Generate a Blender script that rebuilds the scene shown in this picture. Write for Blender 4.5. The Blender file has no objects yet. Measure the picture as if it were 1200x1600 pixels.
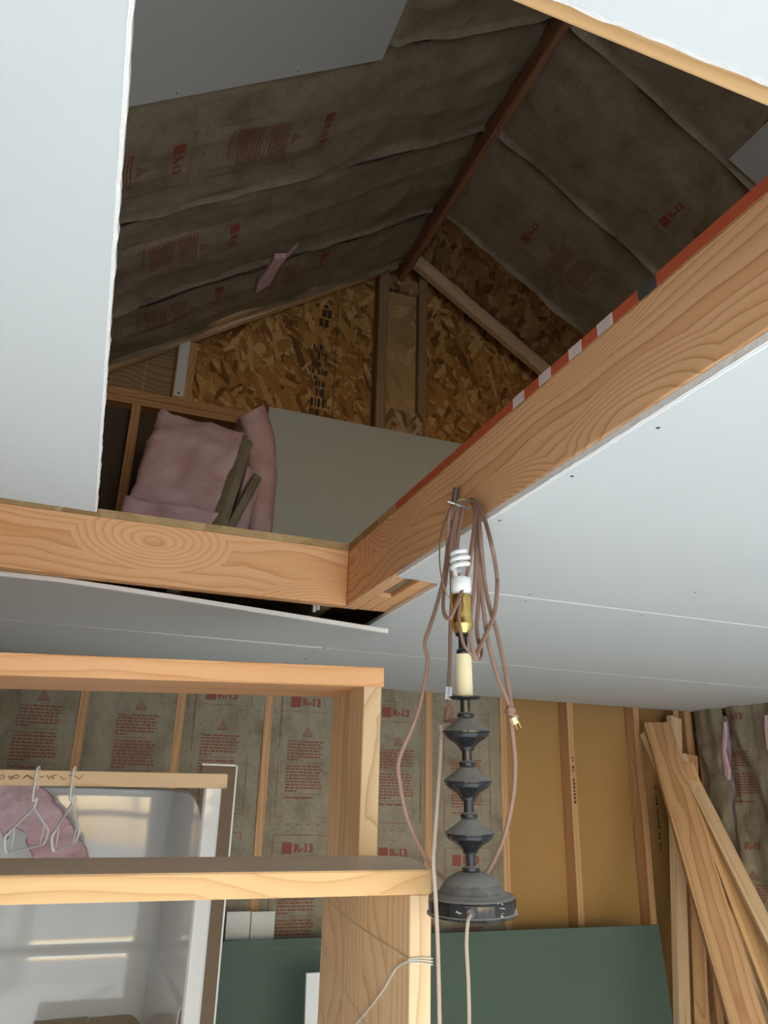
import bpy, bmesh, math, random
from mathutils import Vector, Matrix, noise

scene = bpy.context.scene
COL = scene.collection
random.seed(7)

# ------------------------------------------------------------------ camera
H = 1.80                      # eye height above the floor (metres)
FPX = 1190.0                  # focal length in pixels of the 1200 x 1600 frame
CM = Matrix(((0.934, -0.145, -0.325), (-0.355, -0.314, -0.880), (0.026, 0.938, -0.345)))
cx = Vector((CM[0][0], CM[1][0], CM[2][0])).normalized()
cz = Vector((CM[0][2], CM[1][2], CM[2][2])).normalized()
cy = cz.cross(cx).normalized(); cx = cy.cross(cz)
CM = Matrix((cx, cy, cz)).transposed()
cam = bpy.data.cameras.new('camera')
cam.sensor_fit = 'VERTICAL'; cam.sensor_height = 24.0; cam.lens = FPX / 1600 * 24.0
cam.clip_start = 0.01
camo = bpy.data.objects.new('camera', cam); COL.objects.link(camo)
camo.matrix_world = Matrix.Translation((0, 0, H)) @ CM.to_4x4()
scene.camera = camo

# ------------------------------------------------------------------ light
scene.view_settings.view_transform = 'Standard'
scene.view_settings.look = 'None'
scene.view_settings.gamma = 1.0
scene.view_settings.use_curve_mapping = False
scene.view_settings.exposure = -0.34
scene.cycles.use_denoising = True
scene.cycles.max_bounces = 9
scene.cycles.diffuse_bounces = 6
world = bpy.data.worlds.new('sky'); scene.world = world
world.use_nodes = True
wn = world.node_tree.nodes; wl = world.node_tree.links
bg = wn['Background']
sky = wn.new('ShaderNodeTexSky'); sky.sky_type = 'NISHITA'
sky.sun_disc = False; sky.sun_elevation = math.radians(32); sky.sun_rotation = math.radians(195)
wl.new(sky.outputs[0], bg.inputs[0]); bg.inputs[1].default_value = 0.8
sun = bpy.data.lights.new('sun', 'SUN'); sun.energy = 24.0; sun.angle = math.radians(0.6); sun.color = (0.93, 0.97, 1.0)
suno = bpy.data.objects.new('sun', sun); COL.objects.link(suno)
suno.rotation_euler = Vector((-0.42, 1.0, -0.64)).to_track_quat('-Z', 'Y').to_euler()
ADDED_DOOR = (-0.30, 3.0, 0.0, 2.10)                 # wide unseen doorway added behind the camera for daylight: x0, x1, z0, z1
YF = -2.4                                       # the wall with the added doorway
por = bpy.data.lights.new('added_doorway_daylight', 'AREA'); por.shape = 'RECTANGLE'
por.size = ADDED_DOOR[1] - ADDED_DOOR[0]; por.size_y = ADDED_DOOR[3] - ADDED_DOOR[2]
por.cycles.is_portal = True
poro = bpy.data.objects.new('added_doorway_daylight', por); COL.objects.link(poro)
poro.location = ((ADDED_DOOR[0] + ADDED_DOOR[1]) / 2, YF - 0.06, (ADDED_DOOR[2] + ADDED_DOOR[3]) / 2)
poro.rotation_euler = (math.radians(90), 0, 0)
ADDED_GWIN = (0.35, 2.35, 0.85 + H, 2.05 + H)         # unseen window added in the near gable to brighten the attic: x0, x1, z0, z1
pg = bpy.data.lights.new('added_attic_window_daylight', 'AREA'); pg.shape = 'RECTANGLE'
pg.size = ADDED_GWIN[1] - ADDED_GWIN[0]; pg.size_y = ADDED_GWIN[3] - ADDED_GWIN[2]; pg.cycles.is_portal = True
pgo = bpy.data.objects.new('added_attic_window_daylight', pg); COL.objects.link(pgo)
pgo.location = ((ADDED_GWIN[0] + ADDED_GWIN[1]) / 2, YF - 0.12, (ADDED_GWIN[2] + ADDED_GWIN[3]) / 2)
pgo.rotation_euler = (math.radians(90), 0, 0)

ADDED_LWIN = (-1.35, 0.05, 0.85, 2.05)                # unseen window added in the left wall to light the beam: y0, y1, z0, z1
pw = bpy.data.lights.new('added_side_window_daylight', 'AREA'); pw.shape = 'RECTANGLE'
pw.size = ADDED_LWIN[3] - ADDED_LWIN[2]; pw.size_y = ADDED_LWIN[1] - ADDED_LWIN[0]; pw.cycles.is_portal = True
pwo = bpy.data.objects.new('added_side_window_daylight', pw); COL.objects.link(pwo)
pwo.location = (-0.58, (ADDED_LWIN[0] + ADDED_LWIN[1]) / 2, (ADDED_LWIN[2] + ADDED_LWIN[3]) / 2)
pwo.rotation_euler = (0, math.radians(-90), 0)

# ------------------------------------------------------------------ helpers
def V(x, y, z): return Vector((x, y, z + H))    # eye-relative to world
def ray(px, py): return CM @ Vector((px - 600, 800 - py, -FPX))
def aty(px, py, y): r = ray(px, py); r = r * (y / r.y); return r + Vector((0, 0, H))
def atx(px, py, x): r = ray(px, py); r = r * (x / r.x); return r + Vector((0, 0, H))
def atz(px, py, z): r = ray(px, py); r = r * (z / r.z); return r + Vector((0, 0, H))

def tag(o, label=None, cat=None, group=None, kind=None):
    if label: o['label'] = label
    if cat: o['category'] = cat
    if group: o['group'] = group
    if kind: o['kind'] = kind
    return o

def empty(name, loc):
    o = bpy.data.objects.new(name, None); COL.objects.link(o); o.location = loc
    o.empty_display_size = 0.05
    return o

def world_loc(o):
    return Vector((0, 0, 0)) if o is None else (world_loc(o.parent) + o.location)

def link(name, mesh, mat, parent=None, mtx=None, smooth=False):
    o = bpy.data.objects.new(name, mesh); COL.objects.link(o)
    if mat is not None and not mesh.materials: mesh.materials.append(mat)
    if smooth:
        for p in mesh.polygons: p.use_smooth = True
        mesh.set_sharp_from_angle(angle=math.radians(42))
    m = mtx or Matrix.Identity(4)
    if parent is not None:
        pm = Matrix.Translation(world_loc(parent)) if not PROT.get(parent.name) else PROT[parent.name]
        o.parent = parent
        m = pm.inverted() @ m
    o.matrix_basis = m
    if m.to_3x3() != Matrix.Identity(3):
        PROT[o.name] = (Matrix.Translation(world_loc(parent)) if parent and not PROT.get(parent.name) else PROT.get(parent.name, Matrix.Identity(4)) if parent else Matrix.Identity(4)) @ m
    return o
PROT = {}

def mesh_from(verts, faces):
    me = bpy.data.meshes.new('mesh'); me.from_pydata([tuple(v) for v in verts], [], faces); me.validate(); me.update()
    return me

def bm_mesh(bm):
    me = bpy.data.meshes.new('mesh'); bm.normal_update(); bm.to_mesh(me); bm.free(); return me

def box_mesh(sx, sy, sz, bevel=0.0015, seg=1, cuts=0):
    bm = bmesh.new()
    bmesh.ops.create_cube(bm, size=1.0, matrix=Matrix.Diagonal((sx, sy, sz, 1)))
    if bevel > 0:
        bmesh.ops.bevel(bm, geom=list(bm.edges), offset=min(bevel, sx / 3, sy / 3, sz / 3), segments=seg, affect='EDGES', profile=0.5)
    return bm_mesh(bm)

def board(name, a, b, w, t, wdir, mat, parent=None, bevel=0.0025):
    """a lumber board from a to b; w along wdir, t across; local X is the grain"""
    a = Vector(a); b = Vector(b); L = (b - a).length
    X = (b - a).normalized(); Y = Vector(wdir); Y = (Y - Y.dot(X) * X).normalized(); Z = X.cross(Y)
    m = Matrix((X, Y, Z)).transposed().to_4x4(); m.translation = (a + b) / 2
    return link(name, box_mesh(L, w, t, bevel, 2 if bevel > 0.002 else 1), mat, parent, m)

def abox(name, x0, x1, y0, y1, z0, z1, mat, parent=None, grain=None, bevel=0.0025):
    """axis-aligned lumber given by its eye-relative bounds"""
    d = (x1 - x0, y1 - y0, z1 - z0)
    g = grain if grain is not None else d.index(max(d))
    c = V((x0 + x1) / 2, (y0 + y1) / 2, (z0 + z1) / 2)
    ax = [Vector((1, 0, 0)), Vector((0, 1, 0)), Vector((0, 0, 1))]
    a = c - ax[g] * d[g] / 2; b = c + ax[g] * d[g] / 2
    o = [i for i in range(3) if i != g]
    wi = o[0] if d[o[0]] >= d[o[1]] else o[1]; ti = o[1] if wi == o[0] else o[0]
    return board(name, a, b, d[wi], d[ti], ax[wi], mat, parent, bevel)

def prism(name, pts, d, mat, parent=None, bevel=0.0):
    """polygon of world points extruded by vector d"""
    bm = bmesh.new(); vs = [bm.verts.new(p) for p in pts]
    f = bm.faces.new(vs); r = bmesh.ops.extrude_face_region(bm, geom=[f])
    for g in r['geom']:
        if isinstance(g, bmesh.types.BMVert): g.co += Vector(d)
    bmesh.ops.recalc_face_normals(bm, faces=bm.faces)
    if bevel: bmesh.ops.bevel(bm, geom=list(bm.edges), offset=bevel, segments=1, affect='EDGES')
    return link(name, bm_mesh(bm), mat, parent)

def crom(pts, n=8):
    P = [Vector(p) for p in pts]; P = [P[0] * 2 - P[1]] + P + [P[-1] * 2 - P[-2]]; out = []
    for i in range(1, len(P) - 2):
        for k in range(n):
            t = k / n; a, b, c, d = P[i - 1:i + 3]
            out.append(0.5 * (2 * b + (c - a) * t + (2 * a - 5 * b + 4 * c - d) * t * t + (3 * b - a - 3 * c + d) * t ** 3))
    out.append(P[-2]); return out

def tube_mesh(pts, r, flat=1.0, seg=8, smooth=8):
    path = crom(pts, smooth) if smooth else [Vector(p) for p in pts]
    vs = []; fs = []; n = len(path); side = None
    for i, p in enumerate(path):
        t = (path[min(i + 1, n - 1)] - path[max(i - 1, 0)]).normalized()
        if side is None:
            side = t.cross(Vector((0.3, 0.9, 0.2))).normalized()
        side = (side - side.dot(t) * t).normalized(); up = t.cross(side)
        for k in range(seg):
            a = 2 * math.pi * k / seg
            vs.append(p + side * (math.cos(a) * r * flat) + up * (math.sin(a) * r))
    for i in range(n - 1):
        for k in range(seg):
            fs.append((i * seg + k, i * seg + (k + 1) % seg, (i + 1) * seg + (k + 1) % seg, (i + 1) * seg + k))
    fs.append(tuple(reversed(range(seg)))); fs.append(tuple((n - 1) * seg + k for k in range(seg)))
    return mesh_from(vs, fs)

def tube(name, pts, r, mat, parent=None, flat=1.0, seg=8, smooth=8):
    return link(name, tube_mesh(pts, r, flat, seg, smooth), mat, parent, None, True)

def lathe_mesh(prof, seg=40):
    vs = []; fs = []; n = len(prof)
    for r, z in prof:
        for k in range(seg):
            a = 2 * math.pi * k / seg; vs.append((r * math.cos(a), r * math.sin(a), z))
    for i in range(n - 1):
        for k in range(seg):
            fs.append((i * seg + k, i * seg + (k + 1) % seg, (i + 1) * seg + (k + 1) % seg, (i + 1) * seg + k))
    if prof[0][0] > 1e-4: fs.append(tuple(reversed(range(seg))))
    if prof[-1][0] > 1e-4: fs.append(tuple((n - 1) * seg + k for k in range(seg)))
    return mesh_from(vs, fs)

def grid_mesh(fn, nu, nv):
    vs = [fn(i / nu, j / nv) for j in range(nv + 1) for i in range(nu + 1)]
    fs = [(j * (nu + 1) + i, j * (nu + 1) + i + 1, (j + 1) * (nu + 1) + i + 1, (j + 1) * (nu + 1) + i) for j in range(nv) for i in range(nu)]
    return mesh_from(vs, fs)

# ------------------------------------------------------------------ materials
class NT:
    def __init__(s, name):
        s.m = bpy.data.materials.new(name); s.m.use_nodes = True
        s.n = s.m.node_tree.nodes; s.l = s.m.node_tree.links
        s.b = s.n['Principled BSDF']; s.tc = s.n.new('ShaderNodeTexCoord')
    def put(s, sock, v):
        if hasattr(v, 'is_output') or isinstance(v, bpy.types.NodeSocket): s.l.new(v, sock)
        else: sock.default_value = v
    def obj(s): return s.tc.outputs['Object']
    def rnd(s):
        return s.n.new('ShaderNodeObjectInfo').outputs['Random']
    def math(s, op, a, b=0.0, c=None, clamp=False):
        n = s.n.new('ShaderNodeMath'); n.operation = op; n.use_clamp = clamp
        s.put(n.inputs[0], a); s.put(n.inputs[1], b)
        if c is not None: s.put(n.inputs[2], c)
        return n.outputs[0]
    def mapping(s, vec, scale=(1, 1, 1), loc=(0, 0, 0), rot=(0, 0, 0)):
        n = s.n.new('ShaderNodeMapping'); s.put(n.inputs['Vector'], vec); s.put(n.inputs['Scale'], scale); s.put(n.inputs['Location'], loc); s.put(n.inputs['Rotation'], rot)
        return n.outputs[0]
    def noise(s, vec, scale, detail=3, rough=0.55, w=None, color=False):
        n = s.n.new('ShaderNodeTexNoise')
        if w is not None: n.noise_dimensions = '4D'; s.put(n.inputs['W'], w)
        s.put(n.inputs['Vector'], vec); n.inputs['Scale'].default_value = scale; n.inputs['Detail'].default_value = detail; n.inputs['Roughness'].default_value = rough
        return n.outputs['Color' if color else 'Fac']
    def vor(s, vec, scale, feat='F1', out='Distance', rnd=1.0):
        n = s.n.new('ShaderNodeTexVoronoi'); n.feature = feat; s.put(n.inputs['Vector'], vec); n.inputs['Scale'].default_value = scale
        n.inputs['Randomness'].default_value = rnd
        return n.outputs[out]
    def ramp(s, fac, stops, interp='LINEAR'):
        n = s.n.new('ShaderNodeValToRGB'); s.put(n.inputs[0], fac); e = n.color_ramp.elements; n.color_ramp.interpolation = interp
        while len(e) < len(stops): e.new(0.5)
        for i, (p, c) in enumerate(stops): e[i].position = p; e[i].color = (*c, 1) if len(c) == 3 else c
        return n.outputs[0]
    def mix(s, f, a, b, mode='MIX'):
        n = s.n.new('ShaderNodeMix'); n.data_type = 'RGBA'; n.blend_type = mode
        s.put(n.inputs[0], f); s.put(n.inputs[6], a if not isinstance(a, tuple) else (*a[:3], 1)); s.put(n.inputs[7], b if not isinstance(b, tuple) else (*b[:3], 1))
        return n.outputs[2]
    def xyz(s, vec):
        n = s.n.new('ShaderNodeSeparateXYZ'); s.put(n.inputs[0], vec); return n.outputs
    def comb(s, x, y, z):
        n = s.n.new('ShaderNodeCombineXYZ'); s.put(n.inputs[0], x); s.put(n.inputs[1], y); s.put(n.inputs[2], z); return n.outputs[0]
    def vadd(s, a, b):
        n = s.n.new('ShaderNodeVectorMath'); n.operation = 'ADD'; s.put(n.inputs[0], a); s.put(n.inputs[1], b); return n.outputs[0]
    def bump(s, h, strength=0.3, dist=0.01):
        n = s.n.new('ShaderNodeBump'); s.put(n.inputs['Height'], h); n.inputs['Strength'].default_value = strength; n.inputs['Distance'].default_value = dist
        s.l.new(n.outputs[0], s.b.inputs['Normal'])
    def done(s, col=None, rough=0.7, metal=0.0, spec=0.4):
        if col is not None: s.put(s.b.inputs['Base Color'], col if not isinstance(col, tuple) else (*col[:3], 1))
        s.put(s.b.inputs['Roughness'], rough); s.b.inputs['Metallic'].default_value = metal; s.b.inputs['Specular IOR Level'].default_value = spec
        return s.m

def wood_mat(name, light, mid, dark, ring=38.0, knots=1.0, wild=1.0, rough=0.62, dusty=False):
    t = NT(name); rn = t.rnd(); off = t.math('MULTIPLY', rn, 37.0)
    o = t.vadd(t.obj(), t.comb(off, t.math('MULTIPLY', rn, 11.0), t.math('MULTIPLY', rn, 5.0)))
    x, y, z = t.xyz(o)
    ox, oy, oz = t.xyz(t.obj())
    # pith line runs along X a little outside the board; slow noise makes cathedral grain
    big = t.noise(t.mapping(o, (0.9, 3.0, 3.0)), 1.6, 2, 0.5)
    med = t.noise(t.mapping(o, (2.5, 16, 16)), 1.0, 3, 0.55)
    yy = t.math('ADD', oy, t.math('MULTIPLY_ADD', big, 0.10 * wild, -0.05 * wild))
    zz = t.math('ADD', oz, t.math('MULTIPLY_ADD', rn, 0.05, 0.045))
    r = t.math('SQRT', t.math('ADD', t.math('MULTIPLY', yy, yy), t.math('MULTIPLY', zz, zz)))
    r = t.math('ADD', r, t.math('MULTIPLY', med, 0.012))
    kd = t.vor(t.mapping(o, (2.0, 5.5, 3.0)), 1.0)
    kn = t.math('MULTIPLY', t.math('SUBTRACT', 1.0, t.math('DIVIDE', kd, 0.42), clamp=True), 0.09 * knots)
    r = t.math('ADD', r, t.math('MULTIPLY', kn, kn if False else 1.0))
    saw = t.math('FRACT', t.math('MULTIPLY', r, ring * 4.0))
    fine = t.noise(t.mapping(o, (4, 220, 220)), 1.0, 2, 0.5)
    band = t.ramp(saw, [(0.0, light), (0.45, light), (0.80, mid), (0.94, dark), (1.0, light)])
    c = t.mix(t.math('MULTIPLY', fine, 0.30), band, mid)
    blotch = t.noise(t.mapping(o, (1.2, 4, 4)), 2.2, 3, 0.6)
    c = t.mix(t.math('MULTIPLY_ADD', blotch, 0.8, -0.22, clamp=True), c, tuple(v * 0.82 for v in mid))
    core = t.math('SUBTRACT', 1.0, t.math('DIVIDE', kd, 0.10), clamp=True)
    c = t.mix(t.math('MULTIPLY', core, 0.85 * min(1, knots)), c, tuple(v * 0.45 for v in dark))
    if dusty:      # settled dust on the upward face
        g = t.n.new('ShaderNodeNewGeometry'); up = t.math('GREATER_THAN', t.xyz(g.outputs['True Normal'])[2], 0.8)
        c = t.mix(t.math('MULTIPLY', up, t.math('MULTIPLY_ADD', blotch, 0.35, 0.62)), c, (0.52, 0.47, 0.40))
    t.bump(t.math('ADD', t.math('MULTIPLY', saw, 0.3), fine), 0.12, 0.002)
    return t.done(c, rough, 0, 0.35)

M = {}
M['fir'] = wood_mat('fir_lumber', (0.94, 0.55, 0.275), (0.86, 0.455, 0.20), (0.70, 0.31, 0.115), 27, 1.0, 1.3)
M['fir_red'] = wood_mat('fir_beam', (0.93, 0.57, 0.31), (0.82, 0.45, 0.215), (0.56, 0.235, 0.09), 18, 1.35, 1.6)
M['pine'] = wood_mat('planed_pine', (0.78, 0.51, 0.255), (0.72, 0.44, 0.20), (0.60, 0.33, 0.135), 20, 0.25, 0.5, 0.5)
M['pine_dusty'] = wood_mat('dusty_planed_pine', (0.78, 0.51, 0.255), (0.72, 0.44, 0.20), (0.60, 0.33, 0.135), 20, 0.25, 0.5, 0.5, True)
M['pine_pale'] = wood_mat('pale_pine', (0.78, 0.58, 0.36), (0.69, 0.48, 0.28), (0.54, 0.34, 0.175), 16, 0.6, 0.7)
M['stud'] = wood_mat('stud_lumber', (0.60, 0.36, 0.18), (0.50, 0.28, 0.13), (0.36, 0.17, 0.07), 14, 0.5, 0.6)
M['grey_wood'] = wood_mat('aged_lumber', (0.36, 0.26, 0.15), (0.28, 0.19, 0.10), (0.18, 0.11, 0.055), 14, 0.5, 0.6)
M['pine_orange'] = wood_mat('orange_pine', (0.93, 0.53, 0.265), (0.86, 0.455, 0.205), (0.74, 0.34, 0.135), 20, 0.2, 0.5, 0.5)
M['ridge'] = wood_mat('dark_ridge_board', (0.34, 0.175, 0.10), (0.26, 0.125, 0.07), (0.17, 0.075, 0.04), 14, 0.4, 0.6)

def osb_mat(name, cols, s=1.0):
    t = NT(name); o = t.obj()
    dis = t.noise(o, 9.0, 2, 0.5, color=True)
    def layer(rot, sc, seed):
        v = t.mapping(t.mapping(o, (1, 1, 1), (0, 0, 0), rot), (sc[0] * s, sc[1] * s, sc[2] * s), (seed, seed * 0.7, seed * 1.3))
        v = t.vadd(v, t.mix(1.0, dis, (0.8, 0.8, 0.8), 'MULTIPLY'))
        c = t.xyz(t.vor(v, 1.0, 'F1', 'Color'))
        return c[0], c[1], t.vor(v, 1.0, 'DISTANCE_TO_EDGE')
    # three overlapping layers of long flakes at different angles
    a, pa, ea = layer((0.1, 0.35, 0.1), (36, 14, 9), 1.0)
    b, pb, eb = layer((0.1, -0.55, 0.2), (32, 14, 8), 5.0)
    c3, pc, ec = layer((0.2, 1.25, -0.1), (36, 14, 11), 9.0)
    ma = t.math('GREATER_THAN', pa, 0.62); mb = t.math('GREATER_THAN', pb, 0.55)
    lo = t.math('ADD', t.math('MULTIPLY', b, mb), t.math('MULTIPLY', c3, t.math('SUBTRACT', 1.0, mb)))
    v = t.math('ADD', t.math('MULTIPLY', a, ma), t.math('MULTIPLY', lo, t.math('SUBTRACT', 1.0, ma)))
    g = t.noise(t.mapping(o, (60, 60, 12)), 2.0, 3, 0.6)
    v = t.math('ADD', t.math('MULTIPLY', v, 0.8), t.math('MULTIPLY', g, 0.25))
    col = t.ramp(v, [(0.10, cols[0]), (0.40, cols[1]), (0.70, cols[2]), (0.95, cols[3])])
    e = t.math('MULTIPLY', t.math('LESS_THAN', eb, 0.02), 0.35)
    col = t.mix(e, col, cols[0])
    t.bump(v, 0.25, 0.003)
    return t.done(col, 0.6, 0, 0.4)
M['osb'] = osb_mat('osb', ((0.13, 0.055, 0.016), (0.36, 0.175, 0.045), (0.48, 0.26, 0.075), (0.66, 0.44, 0.19)))
M['osb_pale'] = osb_mat('osb_pale', ((0.34, 0.21, 0.085), (0.43, 0.28, 0.12), (0.48, 0.32, 0.14), (0.58, 0.41, 0.21)), 0.6)
M['osb_roof'] = osb_mat('osb_roof', ((0.12, 0.065, 0.03), (0.33, 0.20, 0.10), (0.44, 0.29, 0.15), (0.55, 0.40, 0.24)))

def plain(name, col, rough=0.7, metal=0.0, spec=0.4, var=0.08, sc=6.0, bump=0.0, bs=60.0):
    t = NT(name); n = t.noise(t.obj(), sc, 4, 0.6)
    c = t.mix(n, tuple(v * (1 - var) for v in col), tuple(min(1, v * (1 + var)) for v in col))
    if bump: t.bump(t.noise(t.obj(), bs, 3, 0.6), bump, 0.003)
    return t.done(c, rough, metal, spec)
M['drywall'] = plain('drywall_paper', (0.66, 0.69, 0.69), 0.75, var=0.025, sc=3, bump=0.03, bs=300)
M['gypsum'] = plain('gypsum_core', (0.90, 0.89, 0.86), 0.9, var=0.06, sc=40, bump=0.6, bs=120)
M['drywall_attic'] = plain('attic_drywall_paper', (0.50, 0.545, 0.555), 0.8, var=0.03, sc=3)  # darker, cooler copy of the ceiling drywall for the attic sheets
M['green'] = plain('green_board', (0.080, 0.118, 0.094), 0.8, var=0.07, sc=4)
M['fiberboard'] = plain('tan_fiberboard', (0.40, 0.235, 0.085), 0.9, var=0.10, sc=60, bump=0.2, bs=250)
M['screw'] = plain('screw_head', (0.10, 0.10, 0.10), 0.5, 0.6)
M['galv'] = plain('galvanised_steel', (0.45, 0.47, 0.48), 0.4, 0.9, var=0.2, sc=40)
M['red_paint'] = plain('red_edge_paint', (0.52, 0.105, 0.04), 0.7, var=0.18, sc=30, bump=0.2)
M['white_paint'] = plain('chalky_white_paint', (0.72, 0.60, 0.60), 0.8, var=0.2, sc=60)
M['dark_paint'] = plain('dark_edge_patch', (0.06, 0.065, 0.06), 0.8, var=0.4, sc=50)
M['ink'] = plain('black_stamp_ink', (0.05, 0.04, 0.03), 0.7, var=0.3)
M['red_ink'] = plain('red_print_ink', (0.25, 0.07, 0.05), 0.8, var=0.15, sc=20)
M['pencil'] = plain('pencil_mark', (0.16, 0.10, 0.05), 0.7)
M['shower'] = plain('white_gelcoat', (0.70, 0.72, 0.73), 0.06, var=0.01, spec=0.6)
M['white_plastic'] = plain('white_plastic', (0.72, 0.72, 0.70), 0.35, var=0.02)
M['cfl'] = plain('white_bulb_glass', (0.86, 0.88, 0.89), 0.25, var=0.01, spec=0.6)
M['brass'] = plain('brass', (0.62, 0.45, 0.16), 0.24, 1.0, var=0.2, sc=60)
M['candle'] = plain('ivory_candle_sleeve', (0.76, 0.68, 0.44), 0.45, var=0.04)
M['cord'] = plain('brown_lamp_cord', (0.27, 0.165, 0.12), 0.45, var=0.08, sc=30)
M['cord_pale'] = plain('pale_lamp_cord', (0.42, 0.33, 0.27), 0.45, var=0.06, sc=30)
M['wire'] = plain('bronze_wire', (0.28, 0.24, 0.13), 0.35, 0.7)
M['tag'] = plain('white_tag', (0.72, 0.76, 0.78), 0.6, var=0.02)
M['tag_ink'] = plain('blue_tag_ink', (0.10, 0.22, 0.42), 0.6)
M['twine'] = plain('white_twine', (0.62, 0.58, 0.50), 0.8, var=0.15, sc=200, bump=0.5, bs=600)
M['cardboard'] = plain('cardboard', (0.36, 0.29, 0.20), 0.85, var=0.08, sc=20)
M['brown_panel'] = plain('brown_hardboard', (0.17, 0.115, 0.07), 0.7, var=0.1, sc=15)
M['concrete'] = plain('grey_floor', (0.58, 0.58, 0.57), 0.8, var=0.15, sc=5)
M['grey_ply'] = plain('neutral_grey_plywood', (0.40, 0.41, 0.42), 0.85, var=0.1, sc=10)  # grey chosen for unseen attic floor sheets, to take warmth from the bounce
M['ground'] = plain('gravel_ground', (0.46, 0.45, 0.42), 0.95, var=0.3, sc=20)
M['siding'] = plain('painted_wall', (0.62, 0.61, 0.58), 0.8, var=0.04)
M['white_metal'] = plain('white_metal_strip', (0.66, 0.70, 0.72), 0.5, var=0.03)

def dusty_black():
    t = NT('dusty_black_enamel')
    g = t.n.new('ShaderNodeNewGeometry')
    nz = t.xyz(g.outputs['True Normal'])[2]
    n = t.noise(t.obj(), 45.0, 4, 0.65)
    d = t.math('MULTIPLY', t.math('SUBTRACT', t.math('ADD', nz, t.math('MULTIPLY', n, 0.5)), 0.55), 2.6, clamp=True)
    chip = t.math('GREATER_THAN', t.noise(t.mapping(t.obj(), (1, 1, 2.4)), 22.0, 4, 0.7), 0.61)
    low = t.math('LESS_THAN', t.xyz(t.obj())[2], 0.028)
    base = t.mix(t.math('MULTIPLY', chip, low), (0.012, 0.013, 0.015), (0.50, 0.44, 0.28))
    c = t.mix(t.math('MULTIPLY', d, 0.9), base, (0.20, 0.20, 0.19))
    r = t.math('MULTIPLY_ADD', d, 0.6, 0.14)
    return t.done(c, r, 0, 0.5)
M['enamel'] = dusty_black()

def kraft():
    t = NT('kraft_facing'); o = t.obj()
    a = t.noise(o, 7.0, 5, 0.65); b = t.noise(t.mapping(o, (10, 3, 3)), 3.0, 4, 0.7); f = t.noise(o, 60.0, 4, 0.7)
    c = t.ramp(a, [(0.28, (0.17, 0.135, 0.08)), (0.50, (0.285, 0.25, 0.175)), (0.75, (0.35, 0.31, 0.225))])
    c = t.mix(t.math('MULTIPLY', t.math('GREATER_THAN', f, 0.56), 0.30), c, (0.145, 0.115, 0.07))
    c = t.mix(t.math('MULTIPLY_ADD', b, 0.9, -0.30, clamp=True), c, (0.23, 0.22, 0.175))
    cr = t.noise(t.mapping(o, (14, 14, 2.5)), 1.5, 4, 0.7)
    c = t.mix(t.math('MULTIPLY_ADD', cr, 1.6, -0.85, clamp=True), c, (0.15, 0.115, 0.065))
    t.bump(t.math('ADD', t.math('ADD', t.math('MULTIPLY', b, 1.0), f), t.math('MULTIPLY', cr, 1.5)), 0.55, 0.005)
    return t.done(c, 0.6, 0, 0.35)
M['kraft'] = kraft()
def pink():
    t = NT('pink_fibreglass'); o = t.obj()
    a = t.noise(o, 9.0, 4, 0.6); f = t.noise(o, 130.0, 4, 0.75)
    c = t.ramp(a, [(0.28, (0.62, 0.38, 0.42)), (0.52, (0.74, 0.53, 0.58)), (0.75, (0.82, 0.65, 0.70))])
    c = t.mix(t.math('MULTIPLY', f, 0.3), c, (0.55, 0.33, 0.34))
    t.bump(t.math('ADD', f, a), 0.7, 0.006)
    return t.done(c, 0.95, 0, 0.1)
M['pink'] = pink()

def text_mesh(s, size, bold=0.0, align='LEFT'):
    cu = bpy.data.curves.new('text', 'FONT'); cu.body = s; cu.size = size; cu.offset = bold; cu.align_x = align; cu.align_y = 'CENTER'; cu.resolution_u = 2
    o = bpy.data.objects.new('text', cu); COL.objects.link(o)
    bpy.context.view_layer.update()
    me = bpy.data.meshes.new_from_object(o.evaluated_get(bpy.context.evaluated_depsgraph_get()))
    vs = [v.co.copy() for v in me.vertices]; fs = [tuple(p.vertices) for p in me.polygons]
    bpy.data.objects.remove(o); bpy.data.curves.remove(cu); bpy.data.meshes.remove(me)
    return vs, fs

# ================================================================== THE SETTING
ZC = 0.48; ZB = 0.4927; ZS = 0.656; ZA = 0.677          # ceiling face, joist bottom, joist top, attic floor (eye-relative)
XL, XR, YB = -0.45, 3.25, 3.60                            # inner planes of the studs
OX0, OX1, OY0, OY1 = -0.30, 0.641, 0.305, 2.017           # the framed opening
def zl(x): return 3.05 - 0.705 * (1.4 - x)                # rafter undersides, left and right of the ridge
def zr(x): return 3.07 - 0.635 * (x - 1.4)

def structure(name, mesh, mat, label=None):
    o = link(name, mesh, mat); o['kind'] = 'structure'
    if label: o['label'] = label
    return o
def wbox(x0, x1, y0, y1, z0, z1):
    bm = bmesh.new()
    bmesh.ops.create_cube(bm, size=1.0, matrix=Matrix.Translation(V((x0 + x1) / 2, (y0 + y1) / 2, (z0 + z1) / 2)) @ Matrix.Diagonal((x1 - x0, y1 - y0, z1 - z0, 1)))
    return bm
def boxes_mesh(lst):
    bm = bmesh.new()
    for (x0, x1, y0, y1, z0, z1) in lst:
        bmesh.ops.create_cube(bm, size=1.0, matrix=Matrix.Translation(V((x0 + x1) / 2, (y0 + y1) / 2, (z0 + z1) / 2)) @ Matrix.Diagonal((x1 - x0, y1 - y0, z1 - z0, 1)))
    return bm_mesh(bm)

floor = structure('floor', boxes_mesh([(XL - 0.1, XR + 0.1, YF, YB + 0.1, -H - 0.02, -H)]), M['concrete'])
gr = structure('ground', boxes_mesh([(-16, 18, -26, YF - 0.001, -H - 0.4, -H - 0.15), (-16, XL - 0.12, YF, 14, -H - 0.4, -H - 0.15)]), M['ground'])

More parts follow.
